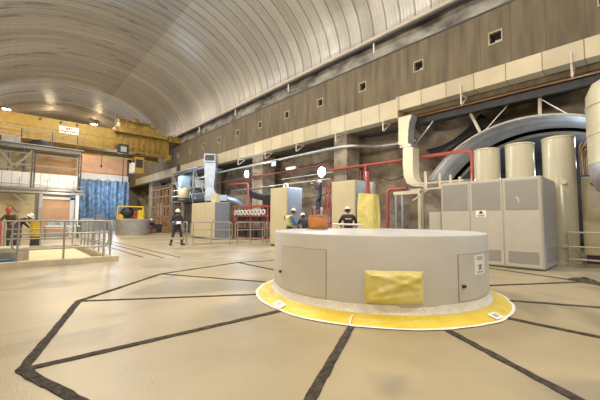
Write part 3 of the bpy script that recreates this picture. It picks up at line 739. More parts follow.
# cable frame of beige posts behind the cabinet's left end
cf = thing('cable_support', (11.75,0,0), 'beige steel rack of short uprights behind the left end of the big cabinet', 'cable rack')
for y, z in ((5.68,3.15),(5.12,3.02),(4.74,2.92),(4.42,2.82)): MB().box(-.035,.035,y-.04,y+.04,2.50,z).build('upright', 'cream', cf)
for y in (5.8,4.4): MB().box(-.04,.04,y-.04,y+.04,0,2.5).build('leg', 'steel', cf)
for z in (2.44,2.66): MB().box(-.03,.03,4.3,6.3,z,z+.06).build('rail', 'beige', cf)
MB().bar((0,6.2,2.05),(0,5.6,2.44),.05).build('brace', 'cream', cf)
ps = thing('pipe_stand', (12.6,0,0), 'beige topped stand with two upright grey pipes left of the cabinet', 'pipework')
MB().box(-.06,.06,6.3,7.55,2.38,2.52).build('head_beam', 'cream', ps); MB().box(-.05,.05,6.3,6.42,0,2.6).build('post', 'cream', ps)
for y in (7.45,7.15): MB().tube([(0,y,0),(0,y,2.38)], .055, 10).build('upright_pipe', 'silverduct', ps, smooth=True)
# ------------------------------------------------------------------ pipes
p1 = thing('red_fire_pipe', (0,0,0), 'long red fire main crossing the recess below the duct', 'pipe')
MB().tube(rounded([(12.82,11.6,3.97),(12.82,9.9,3.97),(13.2,8.6,4.03),(13.2,4.48,4.03),(13.2,4.48,2.6)], .25), .075, 12).build('main', 'red', p1, smooth=True)
MB().tube([(12.97,9.33,4.0),(12.97,9.33,0)], .07, 10).build('drop', 'red', p1, smooth=True)
for y in (8.3,7.8): MB().lathe([(.07,-.04),(.10,-.04),(.10,.04),(.07,.04)], n=14, axis='Y', c=(13.2,y,4.03)).build('coupling', 'red', p1)
for q in range(3): MB().tube(rounded([(12.97,9.85-q*.2,3.75),(12.97,9.85-q*.2,3.25),(12.97,9.35,2.9)], .1), .022, 8).build('branch_pipe', 'red', p1)
p2 = thing('red_fire_pipe', (0,0,0), 'short red pipe bending down behind the pale pipe stand', 'pipe')
MB().tube(rounded([(12.95,7.10,2.68),(12.95,8.08,2.68),(12.95,8.12,0)], .2), .07, 10).build('main', 'red', p2, smooth=True)
MB().bar((12.9,8.9,1.5),(12.9,8.35,.5),.07).build('brace', 'red', p2)
p3 = thing('red_fire_pipe', (0,0,0), 'red pipe with a goose-neck top standing beside the red rack', 'pipe')
MB().tube(rounded([(12.7,22.0,4.0),(12.7,19.4,3.9),(12.7,19.38,0)], .3), .07, 10).build('main', 'red', p3, smooth=True)
p4 = tag(MB().tube(rounded([(12.8,30,5.2),(12.8,11.6,5.15),(12.95,10.3,5.15),(14.2,9.4,5.15),(14.25,7.3,5.1)], .5), .085, 12).build('silver_pipe', 'gal', smooth=True), 'silver pipe running along the wall under the duct', 'pipe')
for k, (z, x, ya, yb, mm_, lb) in enumerate(((4.33,12.85,24,11.6,'maroon','dull red conduit at lamp height left of the column'), (3.52,12.9,22,11.6,'gal','thin grey conduit below the floodlights'), (3.9,13.05,16,11.46,'gal','thin grey conduit just under the bright floodlight'))):
    cd = MB().tube([(x,ya,z),(x,yb,z)], .055 if k == 0 else .035, 8)
    tag(cd.build('conduit', mm_), lb, 'pipe')
# ------------------------------------------------------------------ lamps on the wall
def flood(x, y, z, lb, aim=(-1,0,-.5), big=.16, mt='lamp_w'):
    t = thing('floodlight', (x,y,z), lb, 'lamp')
    MB().lathe([(0,.10),(big*.6,.08),(big*1.05,0),(big*1.05,-.02)], n=20, axis='X').build('housing', 'dark', t)
    MB().sphere((-.02,0,0), (.08,big,big), 16, 10).build('lens', mt, t, smooth=True)
    MB().tube([(.08,0,0),(.25,0,.1),(.9,0,.12)], .02, 6).build('mounting_arm', 'gal', t)
    return t
flood(11.0,10.45,3.56,'dazzling white floodlight above the person on the ladder', big=.24)
flood(12.0,18.55,4.4,'bright white floodlight high above the red rack', big=.24)
fo = thing('floodlight', (12.5,15.95,4.85), 'unlit black and white floodlight on the column under the silver pipe', 'lamp')
MB().box(-.18,0,-.28,.28,-.22,.2).build('housing', 'black', fo, bevel=.02); MB().box(-.19,-.18,-.22,.22,-.16,.14).build('lens', 'white', fo); MB().bar((0,0,0),(.3,0,.15),.05).build('mounting_arm', 'dark', fo)
tl = thing('tube_lamp', (12.6,14.6,4.42), 'white strip lamp lit beside the far column', 'lamp')
MB().box(-.06,.06,-.42,.42,0,.08).build('housing', 'white', tl); MB().bar((0,0,.06),(2.1,0,.12),.05).build('mounting_arm', 'gal', tl); MB().tube([(-.02,-.38,-.03),(-.02,.38,-.03)], .03, 8).build('tube', 'tube', tl)

# ------------------------------------------------------------------ pale boxes behind the drum, draped stand
def tallbox(loc, d, w, h, lb, nm='tall_cabinet', side='silverduct'):
    t = thing(nm, loc, lb, 'cabinet')
    MB().box(0,d,0,w,.08,h).build('body', 'cream', t, bevel=.015)
    MB().box(.04,d-.04,.04,w-.04,0,.08).build('plinth', 'dark', t)
    MB().box(-.012,0,.05,w-.05,.14,h-.06).build('door', 'cream', t, bevel=.004)
    MB().box(.02,d-.02,-.012,0,.12,h-.04).build('side_panel', side, t)['label'] = 'grey side panel'
    MB().box(-.03,-.012,.12,.15,h*.45,h*.52).build('handle', 'dark', t)
    return t
a = tallbox((9.4,11.15,0), .95, 1.25, 2.78, 'tall cream cabinet with white-lit side behind the person in the yellow vest')
MB().tube(rounded([(.2,.2,2.78),(.2,.2,2.95),(.2,.45,2.95),(.2,.45,2.78)], .1), .05, 8).build('top_pipe', 'white', a)
b = tallbox((9.4,7.25,0), .8, 1.15, 2.76, 'tall cream cabinet right of the ladder, behind the person in the dark jacket')
for q in range(4): MB().tube(rounded([(.3+q*.1,.25+q*.2,2.76),(.3+q*.1,.25+q*.2,3.0+.06*q),(.7,.4+q*.2,3.25)], .1), .02, 6).build('cable', 'dark', b)
gp = tag(MB().lathe([(0,0),(.16,0),(.16,2.75),(.12,2.82),(0,2.82)], n=20, c=(10.9,7.55,0)).build('grey_cylinder', 'pipegrey', smooth=True), 'slim grey upright cylinder between the cream cabinet and the yellow drape', 'tank')
k = tallbox((9.4,18.1,0), 1.05, 3.35, 2.36, 'wide cream kiosk behind the railing left of the red rack', 'plant_kiosk')
MB().lathe([(0,2.36),(.28,2.36),(.28,2.9),(0,2.9)], n=20, c=(.5,.9,0)).build('stub_pipe', 'cream', k, smooth=True)
# yellow drape over a stand
yd = thing('draped_stand', (9.4,6.68,0), 'tall stand draped in creased yellow plastic sheet', 'covered equipment')
vs = []; fs = []; n = 40; mz = 24
for j in range(mz+1):
    t = j/mz
    for kk in range(n):
        a_ = 2*pi*kk/n; sq = 1/max(abs(cos(a_)), abs(sin(a_)))*.9
        w_ = .40*(1-.06*t+.06*sin(3*t+a_))*(1+.05*noise.noise(Vector((cos(a_)*2.5, sin(a_)*2.5, t*2))))
        fold = .055*noise.noise(Vector((a_*3.2+t*2, t*1.2, 1)))+.035*noise.noise(Vector((a_*6+t*5, t*5, 5)))
        rr = (w_*min(sq, 1.15)+fold)
        vs.append((rr*.62*cos(a_), rr*sin(a_), .03+2.17*t+.05*sin(a_)*t))
for j in range(mz):
    for kk in range(n): fs.append((j*n+kk, j*n+(kk+1) % n, (j+1)*n+(kk+1) % n, (j+1)*n+kk))
fs.append(tuple(mz*n+kk for kk in range(n)))
MB().add(vs, fs).build('drape', 'yellow_film', yd, smooth=True)
MB().tube([(0,0,0),(0,0,3.0)], .07, 10).build('pipe', 'red', yd); 
# short rail behind the drum
sr = thing('guard_rail', (7.9,5.9,0), 'short white tube rail just behind the drum below the person in the dark jacket', 'railing')
for y in (0,1.0): MB().tube([(0,y,0),(0,y,1.14)], .025, 8).build('post', 'white', sr)
for z in (1.12,.6): MB().tube([(0,-.1,z),(0,1.1,z)], .03, 8).build('rail', 'white', sr)
# red ladder
ld = thing('step_ladder', (12.1,11.55,0), 'red step ladder carrying the person below the floodlight', 'ladder', rz=radians(-28))
for sx in (-.28,.28):
    MB().bar((.0,sx,0),(.42,sx*.85,3.2),.06).build('stile', 'red', ld); MB().bar((.95,sx,0),(.45,sx*.85,3.15),.045).build('rear_leg', 'red', ld)
for q in range(10): MB().bar((.045+.039*q,-.27,.3+.3*q),(.045+.039*q,.27,.3+.3*q),.04).build('rung', 'red', ld)
# red valve stack / pump set left of ladder
ra = thing('pipe_rack', (10.9,9.8,0), 'low red pipe rack with silver bottles between the two tall cream cabinets', 'rack')
for y in (0,.6,1.2): MB().box(-.03,.03,y-.03,y+.03,0,1.75).build('post', 'redrack', ra)
for z in (.5,1.1,1.7): MB().box(-.03,.03,0,1.2,z-.03,z+.03).build('rail', 'redrack', ra)
for q in range(4): MB().lathe([(0,.0),(.11,0),(.11,1.35),(.05,1.5),(0,1.5)], n=14, c=(.2,.15+.3*q,0)).build('bottle', 'gal', ra, smooth=True)

# ------------------------------------------------------------------ red rack with coils behind the railing
rk = thing('equipment_rack', (11.3,15.15,0), 'red steel rack holding white coils and dark equipment', 'rack')
for y in (0,1.75,3.5,3.95):
    for x in (0,.8): MB().box(x-.035,x+.035,y-.035,y+.035,0,2.15).build('post', 'redrack', rk)
for z in (.12,1.12,2.1):
    for x in (0,.8): MB().box(x-.03,x+.03,0,3.95,z-.04,z+.04).build('rail', 'redrack', rk)
for z in (.75,1.45,1.8): MB().box(-.02,.02,0,3.95,z-.02,z+.02).build('rail', 'redrack', rk)
for q in range(9): MB().lathe([(.12,-.04),(.17,-.04),(.17,.04),(.12,.04)], n=14, axis='X', c=(-.06,.35+.40*q,1.72)).build('coil', 'white', rk)
for q in range(4): MB().box(.1,.7,.15+q*.9,.85+q*.9,1.16,1.45+.05*(q % 2)).build('equipment_box', 'rack_item', rk, bevel=.02)
for q in range(3): MB().box(.1,.7,.3+q*1.2,1.2+q*1.2,.16,.7).build('equipment_box', 'rack_item', rk, bevel=.02)

# ------------------------------------------------------------------ railings
def railing(loc, pts, lb, h=1.1, base=0., posts=None, r=.024, m_='pipegrey', kn=3, loop=True):
    t = thing('guard_rail', loc, lb, 'railing')
    P = [Vector((p[0], p[1], 0)) for p in pts]
    for i in range(len(P)-1):
        a_, b_ = P[i], P[i+1]; d = b_-a_; n_ = posts[i] if posts else max(1, round(d.length/1.0))
        z0, z1 = base+.30, base+h; u = d.normalized()
        e = .08; lp = rounded([a_+u*.45+Vector((0,0,z0)), a_+u*e+Vector((0,0,z0)), a_+u*e+Vector((0,0,z1)), b_-u*e+Vector((0,0,z1)), b_-u*e+Vector((0,0,z0)), a_+u*.44+Vector((0,0,z0))], .16)
        MB().tube(lp, r, 8).build('rail_loop', m_, t, smooth=True)
        MB().tube([a_+u*e+Vector((0,0,(z0+z1)/2+.03)), b_-u*e+Vector((0,0,(z0+z1)/2+.03))], r*.85, 8).build('mid_rail', m_, t, smooth=True)
        for k_ in range(n_+1):
            q = a_+u*(.2+(d.length-.4)*k_/n_)
            MB().tube([q+Vector((0,0,base)), q+Vector((0,0,z1))], r*1.05, 8).build('post', m_, t, smooth=True)
    return t
# hatch with kerb, front left
mb = MB(); hy0, hy1, hx0, hx1 = 10.72, 16.8, XL+.02, 2.48
mb.box(hx0, hx1, hy0, hy0+.30, 0, .15); mb.box(hx0, hx1, hy1-.30, hy1, 0, .15); mb.box(hx1-.30, hx1, hy0+.30, hy1-.30, 0, .15)
struct('trim_7', mb, 'kerb')
hb = thing('hatch_cover', (XL+.05,11.05,0), 'pale yellow boards covering the floor hatch inside the railing', 'hatch cover')
MB().box(0,5.15,0,5.4,.004,.05).build('board', 'palepanel', hb)
gb = thing('concrete_block', (-1.4,11.3,.055), 'grey block lying inside the railed hatch at the left edge', 'block')
MB().box(0,1.85,0,.9,0,.42).build('body', 'kerb', gb, bevel=.02); MB().box(.3,1.6,-.015,0,.08,.30).build('front_plate', 'pipegrey', gb)
tag(MB().tube(rounded([(-2.5,10.3,.04),(-1.2,10.5,.04),(-.7,10.78,.20),(-.3,10.95,.20),(.0,11.0,.19),(.15,10.96,.19)], .25), .035, 8).build('blue_hose', 'bluepl', smooth=True), 'blue hose lying over the kerb at the left edge', 'hose')
railing((0,10.85,0), [(-3.1,0),(-.12,0)], 'near grey tube railing on the hatch kerb cut by the left edge', base=.15, h=1.04, posts=[3])
railing((0,10.85,0), [(0,0),(2.3,0)], 'near grey tube railing with rounded ends along the front of the hatch', base=.15, h=1.04, posts=[2])
railing((2.33,0,0), [(0,10.95),(0,13.8),(0,16.6)], 'grey tube railing along the right-hand side of the hatch', base=.15, h=1.04, posts=[3,3])
railing((0,16.65,0), [(-3,0),(-.3,0),(2.25,0)], 'far grey tube railing along the back of the hatch', base=.15, h=1.0, posts=[2,2])
# railing round the pit right of the walking person
mb = MB(); mb.box(6.5,11.3,14.95,15.15,0,.10); mb.box(6.5,6.7,15.15,17.4,0,.10); struct('trim_8', mb, 'kerb')
railing((0,0,0), [(6.55,15.2),(8.28,13.9),(9.9,13.4)], 'grey tube railing with hooped tops in front of the red rack and kiosk', base=0., h=1.12, posts=[2,2])
railing((0,0,0), [(9.95,13.45),(11.1,14.4)], 'short grey tube railing returning right of the red rack', base=0., h=1.12, posts=[2])
railing((0,0,0), [(6.5,15.3),(7.2,17.8)], 'short grey tube railing running back beside the kiosk', base=0., h=1.12, posts=[2])
yb = thing('waste_bin', (.86,17.3,0), 'yellow plastic bin beside the bending person at the far railing', 'bin')
MB().lathe([(0,.5),(.17,.5),(.20,1.05),(.21,1.10),(0,1.10)], n=20).build('body', 'yellowbin', yb, smooth=True); MB().box(-.17,.17,-.17,.17,0,.5).build('stand', 'dark', yb); MB().lathe([(0,1.10),(.22,1.10),(.21,1.14),(0,1.15)], n=20).build('lid', 'yellowbin', yb)
rc = thing('gas_cylinder', (-.32,16.2,.05), 'red gas cylinder standing by the railing at the left edge', 'cylinder')
MB().lathe([(0,0),(.15,0),(.15,.95),(.10,1.1),(.04,1.15),(0,1.15)], n=20).build('bottle', 'red', rc, smooth=True); MB().lathe([(0,1.15),(.03,1.15),(.03,1.25),(0,1.25)], n=10).build('valve', 'gal', rc)

# ------------------------------------------------------------------ steel platform at the left end
pf = thing('steel_platform', (0,27,0), 'two-level grey steel platform with white cladding at the left end of the hall', 'platform')
MB().box(-3.1,3.6,0,1.2,5.80,6.02).build('upper_beam', 'steel', pf); MB().box(-3.1,3.7,-.3,1.25,6.02,6.08).build('upper_deck', 'steel', pf)
MB().box(-3.1,3.45,0,.10,3.28,4.25).build('cladding', 'parapet', pf)
MB().box(-3.1,3.75,-.15,.25,3.12,3.26).build('lower_beam', 'steel', pf); MB().box(-3.1,3.9,-.2,1.0,2.90,3.02).build('lower_deck', 'steel', pf)
for x, mt in ((1.03,'dark'),(3.55,'dark')):
    c = MB(); c.box(x-.10,x-.04,-.05,.15,3.2,5.8); c.box(x+.04,x+.10,-.05,.15,3.2,5.8)
    for q in range(7): c.bar((x-.07,.05,3.3+q*.36),(x+.07,.05,3.3+q*.36+.30),.03)
    c.build('lattice_post', mt, pf)
for x in (-2.2,1.5,3.5): MB().box(x-.09,x+.09,-.05,.15,0,2.9).build('column', 'white' if x > 3 else 'steel', pf)
for a_, b_ in (((-.75,5.7),(.1,4.5)),((.1,4.5),(.95,5.7)),((-.7,4.4),(.1,4.5)),((.05,2.9),(.9,2.1))): MB().bar((a_[0],.05,a_[1]),(b_[0],.05,b_[1]),.12).build('brace', 'steel', pf)
for z in (5.45,4.70): MB().box(-3.1,3.6,.0,.06,z,z+.07).build('rail', 'steel', pf)
for x in (-.2,.55): MB().box(x-.03,x+.03,.02,.08,4.25,5.8).build('stanchion', 'dark', pf)
for x in (-2.4,-1.,0.4,1.8,3.2): MB().tube([(x,-.2,3.02),(x,-.2,3.9)], .02, 6).build('rail_post', 'steel', pf)
for x in (-2.6,-1.3,.35,1.9,3.3): MB().box(x-.03,x+.03,-.25,-.19,6.08,7.05).build('upper_rail_post', 'dark', pf)
for z in (6.55,7.03): MB().box(-3.1,3.6,-.25,-.20,z,z+.05).build('upper_hand_rail', 'steel', pf)
for z in (3.45,): MB().tube([(-3.1,-.22,z),(3.9,-.22,z)], .025, 6).build('hand_rail', 'steel', pf)
op = tag(MB().box(1.05,3.55,28.2,28.3,4.0,5.8).build('partition_panel', 'orangepanel'), 'orange board panel behind the upper level of the platform', 'panel')
pp = tag(MB().box(XL+.1,1.0,28.2,28.3,4.0,5.8).build('partition_panel', 'palepanel'), 'pale yellow board panel behind the braced bay of the platform', 'panel')
lp = tag(MB().box(XL+.1,1.25,28.2,28.35,0,2.88).build('partition_panel', 'palepanel'), 'pale yellow lower board wall behind the two workers at far left', 'panel')
dg_ = thing('roller_door', (1.45,28.0,0), 'brown roller door in a white frame under the platform', 'door')
MB().box(.15,1.75,.05,.12,.3,2.55).build('door_leaf', 'brownpanel', dg_)
for z in (.9,1.45,2.0): MB().box(.15,1.75,.03,.05,z,z+.04).build('rail', 'pipegrey', dg_)
MB().box(1.75,2.0,-.02,.2,0,2.75).build('jamb', 'white', dg_); MB().box(0,.15,-.02,.2,0,2.75).build('jamb', 'teal', dg_); MB().box(0,2.0,-.02,.2,2.6,2.78).build('lintel', 'white', dg_)
MB().box(.15,1.75,0,.12,0,.3).build('kick_plate', 'pipegrey', dg_)
bx = tag(MB().box(-.6,.35,27.4,28.0,6.085,6.55).build('storage_box', 'pipegrey', bevel=.02), 'grey box standing on top of the platform at far left', 'box')
for q in (0,): 
    dp = thing('cable_pile', (1.35,27.5,6.12), 'dark heap of cable lying on top of the platform', 'cable')
    for s_ in range(5): MB().tube([(.75*cos(2*pi*i/20)*(1-.1*s_), .35*sin(2*pi*i/20), .05+.07*s_+.03*sin(i)) for i in range(21)], .045, 6).build('coil', 'black', dp)
bw = thing('work_bench', (1.6,24.5,0), 'low white bench with grey boxes in front of the roller door', 'bench')
MB().box(0,1.8,0,.7,.75,.82).build('bench_top', 'white', bw)
for x in (.05,1.7): MB().box(x,x+.06,.05,.65,0,.75).build('leg', 'steel', bw)
for x in (.15,.75,1.25): MB().box(x,x+.35,.15,.5,.82,1.05).build('case', 'teal', bw)
# upright steel strip right of the platform

# ------------------------------------------------------------------ far end
tag(MB().box(XL+.1,10.2,42,42.2,6.35,9.4).build('partition_panel', 'brownpanel'), 'big reddish brown partition hanging below the crane', 'panel')
tag(MB().box(XL+.1,10.3,41.7,42.2,5.6,6.35).build('partition_beam', 'beige'), 'pale beam along the foot of the brown partition', 'beam')
vs = []; fs = []; n = 120
for i in range(n+1):
    for j in range(9):
        x = 4.4+i*6.0/n; z = 5.6-j*.7
        vs.append((x, 41.5+.16*sin(x*7.5+.6*sin(j*.8))+.14*noise.noise(Vector((x*1.6, z*.8, 2))), max(z, .0)))
for i in range(n):
    for j in range(8): q = i*9+j; fs.append((q, q+9, q+10, q+1))
tag(MB().add(vs, fs).build('tarpaulin', 'tarp', smooth=True), 'dark blue tarpaulin curtain hanging at the far end', 'tarpaulin')
for q, (x, w_, h_, mt) in enumerate(((5.3,1.0,1.3,'teal'),(6.6,.8,1.7,'silverduct'),(7.8,1.1,1.1,'teal'))):
    tag(MB().box(x,x+w_,38+q*.2,38.8+q*.2,0,h_).build('equipment_case', mt, bevel=.03), ['pale blue low case before the blue tarpaulin, leftmost','tall silver case in the middle before the blue tarpaulin','pale blue wide case before the blue tarpaulin, rightmost'][q], 'case')
# round low wall with machine on top
rw = tag(MB().lathe([(0,0),(1.18,0),(1.18,1.22),(1.12,1.26),(0,1.26)], n=48, c=(7.3,27.6,0)).build('round_plinth', 'pipegrey', smooth=True), 'low round grey plinth with a machine on top', 'plinth')
mc = thing('winch_machine', (7.3,27.6,1.262), 'black and yellow framed machine standing on the round plinth', 'machine', rz=radians(-42))
MB().bar((-1.05,-.4,.01),(-1.0,-.4,1.0),.09).build('frame_post', 'yellowbin', mc); MB().bar((.95,-.4,0),(.95,-.4,.95),.09).build('frame_post', 'yellowbin', mc); MB().bar((-1.0,-.4,1.0),(.95,-.4,.95),.09).build('frame_beam', 'yellowbin', mc)
MB().sphere((-.45,-.1,.5), (.5,.4,.42), 14, 10).build('motor', 'black', mc, smooth=True); MB().box(.1,.45,-.2,.2,0,.65).build('control_box', 'redrack', mc, bevel=.02)
MB().lathe([(0,0),(.26,0),(.26,.7),(0,.7)], n=20, c=(.66,-.1,0)).build('drum', 'yellowbin', mc, smooth=True); MB().prism([(-.3,.98),(.5,.98),(.35,1.5),(.05,1.3)], -.3, .2).build('cover', 'black', mc)
MB().lathe([(0,0),(.2,0),(.2,.35),(0,.35)], n=16, c=(-.8,-.3,0)).build('bucket', 'yellowbin', mc)
tag(MB().box(9.1,9.7,29.45,30.0,0,.38).build('crate', 'wood', bevel=.01), 'wooden crate the seated person sits on', 'crate')
for q, (x, y, w_, h_, lb) in enumerate(((9.9,30.6,.7,.8,'dark crate beside the timber scaffold, nearest the seated person'),(10.3,29.3,.6,.5,'low dark crate at the foot of the timber scaffold'),(8.9,31.5,.9,1.1,'tall dark crate behind the seated person'))):
    tag(MB().box(x,x+w_,y,y+.6,0,h_).build('crate', 'rack_item' if q != 1 else 'wood', bevel=.015), lb, 'crate')
# timber scaffold
ts = thing('timber_scaffold', (11.2,30.5,0), 'brown timber shoring frame under the far duct', 'scaffold')
for x in (0,1.2):
    for q in range(6): MB().box(x-.06,x+.06,q*.95-.06,q*.95+.06,0,4.5-.05*q).build('post', 'wood', ts)
for z in (.5,1.5,2.5,3.5,4.3):
    for x in (0,1.2): MB().box(x-.04,x+.04,-.1,4.9,z-.07,z+.07).build('ledger', 'wood', ts)
for q in range(5): MB().bar((-.05,q*.95,.5+.4*(q % 2)),(-.05,q*.95+.95,2.4),.09).build('brace', 'wood', ts)
MB().box(-.1,1.3,-.1,4.9,4.5,4.56).build('deck', 'wood', ts)

# ------------------------------------------------------------------ steel service platform with chute, tank and ducts
sp = thing('service_platform', (11.15,22.9,0), 'steel service platform crowded with pale equipment beneath the far duct', 'platform')
MB().box(0,2.2,0,7.2,2.72,2.90).build('deck', 'dark', sp)
for y in (.1,2.4,4.7,7.1):
    for x in (.05,2.1): MB().box(x-.06,x+.06,y-.06,y+.06,0,5.4 if x < 1 else 2.7).build('column', 'steel', sp)
for z in (3.35,3.9,4.6,5.35): MB().box(.02,.08,0,7.2,z-.035,z+.035).build('rail', 'gal', sp)
for y in (1.2,3.5,5.9): MB().bar((.05,y-1.0,2.9),(.05,y+1.0,5.3),.06).build('brace', 'gal', sp)
MB().box(-.3,1.9,1.0,6.6,5.40,5.5).build('roof_plate', 'silverduct', sp)
for q, (y, w_, z0, z1, mt) in enumerate(((2.6,.7,2.9,3.5,'silverduct'),(3.7,.9,2.95,4.2,'teal'),(5.0,.8,4.1,5.3,'teal'),(2.4,.9,3.9,4.6,'white'))): MB().box(.3,1.2,y,y+w_,z0,z1).build('equipment_case', mt, sp, bevel=.03)
sc_ = thing('silver_chute', (11.0,21.9,0), 'tall silver sheet duct with flared open top above the cream kiosk', 'duct', rz=radians(-40))
def loft(secs):
    vs = []; fs = []
    for (x, y, z, w_, d_) in secs: vs += [(x-w_/2,y-d_/2,z),(x+w_/2,y-d_/2,z),(x+w_/2,y+d_/2,z),(x-w_/2,y+d_/2,z)]
    for i in range(len(secs)-1):
        for k_ in range(4): fs.append((i*4+k_, i*4+(k_+1) % 4, (i+1)*4+(k_+1) % 4, (i+1)*4+k_))
    fs += [(3,2,1,0), tuple((len(secs)-1)*4+k_ for k_ in range(4))]
    return MB().add(vs, fs)
loft([(.25,0,3.05,1.0,.8),(.05,0,3.25,.72,.72),(0,0,3.6,.62,.66),(0,0,4.9,.82,.72),(0,0,5.45,.85,.75)]).build('chute', 'silverduct', sc_, bevel=.01)
hd_ = MB(); hd_.box(-.42,.42,-.48,.42,5.45,6.1); hd_.build('hood', 'silverduct', sc_, bevel=.015); MB().box(-.34,.34,-.50,-.47,5.58,6.0).build('hood_opening', 'glass', sc_)
MB().box(-.3,1.3,-.5,.5,2.62,3.05).build('outlet_box', 'silverduct', sc_, bevel=.02)
MB().tube(rounded([(1.2,0,2.8),(2.0,.2,2.6),(2.4,.4,2.2)], .3), .28, 16).build('outlet_pipe', 'silverduct', sc_, smooth=True)
bt2 = thing('cream_tank', (10.55,25.75,2.7), 'small cream tank under a pale blue riser, above the walking person', 'tank')
MB().lathe([(0,.30),(.42,.30),(.44,.35),(.44,1.1),(.40,1.15),(0,1.15)], n=30).build('shell', 'cream', bt2, smooth=True)
MB().lathe([(0,0),(.5,0),(.5,.14),(.35,.30),(0,.30)], n=30).build('base', 'dark', bt2)
MB().box(-.38,.38,-.38,.38,1.15,2.1).build('riser', 'teal', bt2, bevel=.02)
MB().bar((0,0,-2.7),(0,0,0),.12).build('support_post', 'steel', bt2)
tag(MB().box(12.38,12.447,31.4,32.2,5.9,6.75).build('dark_vent', 'black'), 'tall black vent slot in the far part of the long duct', 'vent')
# dark sagging cover behind the rack
vs = []; fs = []
for i in range(13):
    for j in range(9):
        u, v = i/12, j/8; vs.append((12.86+.4*u, 15.0+4.6*v, 3.5-1.2*u-.5*sin(pi*v)-.9*abs(v-.6)*u+.08*noise.noise(Vector((u*4,v*6,1)))))
for i in range(12):
    for j in range(8): q = i*9+j; fs.append((q,q+1,q+10,q+9))
o = MB().add(vs, fs).build('dark_sheet', 'black', smooth=True); o.modifiers.new('thick', 'SOLIDIFY').thickness = .02
tag(o, 'dark sheet sagging on the wall above the red rack', 'sheet')

vs = []; fs = []
for i in range(13):
    for j in range(11):
        u, v = i/12, j/10; vs.append((14.05+.35*u+.10*noise.noise(Vector((u*5, v*5, 3))), 6.4-2.4*v+.5*u, 4.05+1.15*v+.55*u-.35*sin(pi*v)*u))
for i in range(12):
    for j in range(10): q = i*11+j; fs.append((q,q+1,q+12,q+11))
o = MB().add(vs, fs).build('dark_sheet', 'black', smooth=True); o.modifiers.new('thick', 'SOLIDIFY').thickness = .02
tag(o, 'black sheet pinned over the rock above the left shoulder of the corrugated arch', 'sheet')
for q, (ya, yb, z0, sag, lb) in enumerate(((9.2,7.6,3.5,.25,'black cable sagging along the rock right of the red drop pipe'),(16.5,12.0,2.9,.3,'black cable sagging on the wall behind the ladder'),(17.3,12.5,4.75,.2,'thin black cable under the silver pipe left of the column'))):
    tag(MB().tube([(13.9 if q == 0 else 13.6, ya+(yb-ya)*i/14, z0-sag*sin(pi*i/14)) for i in range(15)], .025, 6).build('wall_cable', 'black'), lb, 'cable')

# ------------------------------------------------------------------ bridge crane
cr_ = thing('bridge_crane', (0,34,0), 'yellow overhead bridge crane spanning the far part of the hall', 'crane')
MB().box(XL+.1,12.2,0,.9,7.75,9.80).build('girder', 'crane', cr_, bevel=.03)
MB().box(XL+.1,12.2,3.2,4.1,7.75,9.80).build('girder', 'crane', cr_, bevel=.03)
MB().box(XL+.1,12.0,-.75,0,7.66,7.74).build('walkway', 'craneold', cr_)
for x in [XL+.6+1.45*k_ for k_ in range(11)]: MB().box(x-.03,x+.03,-.74,-.68,7.0 if False else 7.74,8.75).build('walkway_post', 'craneold', cr_)
for z in (8.72,8.25): MB().box(XL+.1,12.0,-.74,-.69,z-.025,z+.025).build('walkway_rail', 'craneold', cr_)
MB().box(12.0,13.3,-.5,4.6,9.35,10.0).build('end_carriage', 'craneold', cr_, bevel=.03)
MB().box(XL-.1,XL+1.0,-.5,4.6,9.35,9.98).build('end_carriage', 'craneold', cr_, bevel=.03)
for y in (0.,4.1): MB().lathe([(0,-.07),(.26,-.07),(.26,.07),(0,.07)], n=24, axis='X', c=(13.08,y,9.47)).build('wheel', 'dark', cr_)
MB().lathe([(0,-.25),(.42,-.25),(.42,.25),(0,.25)], n=24, axis='X', c=(11.9,-.5,7.55)).build('cable_drum', 'craneold', cr_, smooth=True)
tr = MB().box(7.0,11.2,-.5,4.4,9.85,10.05).build('trolley', 'craneold', cr_, bevel=.02)
MB().box(7.4,10.8,-.45,3.6,10.05,10.55).build('hoist_frame', 'craneold', tr, bevel=.05)
MB().lathe([(0,-1.5),(.55,-1.5),(.55,1.5),(0,1.5)], n=24, axis='X', c=(9.1,1.4,10.75)).build('hoist_drum', 'craneold', tr, smooth=True)
MB().sphere((8.9,.1,10.95), (.35,.35,.35), 12, 8).build('motor', 'craneold', tr, smooth=True)
for x in (7.0,8.0,9.0,10.0,11.0): MB().box(x-.03,x+.03,-.5,-.44,10.05,10.85).build('guard_post', 'craneold', tr)
for z in (10.85,10.5): MB().box(7.0,11.0,-.5,-.45,z-.025,z+.025).build('guard_rail', 'craneold', tr)
for k_ in range(9): MB().box(7.1+.5*k_,7.25+.5*k_,-.12,-.0,8.05,9.75).build('stiffener', 'craneold', tr)
MB().box(7.0,11.9,-.55,-.1,9.55,9.85).build('cable_tray', 'craneold', tr)
MB().box(7.25,8.15,-.85,-.35,7.45,8.35).build('junction_box', 'black', cr_, bevel=.03)
MB().box(7.45,7.95,-.87,-.84,7.6,8.1).build('junction_plate', 'pipegrey', cr_)
cbx = MB(); cbx.box(8.75,9.55,-.8,.4,5.70,6.25); cbx.box(8.75,9.55,-.8,.4,7.05,7.3)
for x in (8.75,9.47):
    for y in (-.8,.32): cbx.box(x,x+.08,y,y+.08,6.25,7.05)
cabin = cbx.build('operator_cabin', 'crane', cr_); MB().box(8.81,9.49,-.74,.34,6.25,7.05).build('cabin_glass', 'glass', cabin); MB().box(8.5,8.75,-.7,.2,5.75,6.7).build('cabin_access', 'white', cabin)
MB().tube([(9.15,-.1,7.3),(9.15,.2,7.75)], .2, 8).build('cabin_hanger', 'craneold', cabin)
MB().tube([(7.78,-.6,4.4),(7.78,-.6,7.5)], .04, 6).build('cable', 'dark', cr_)
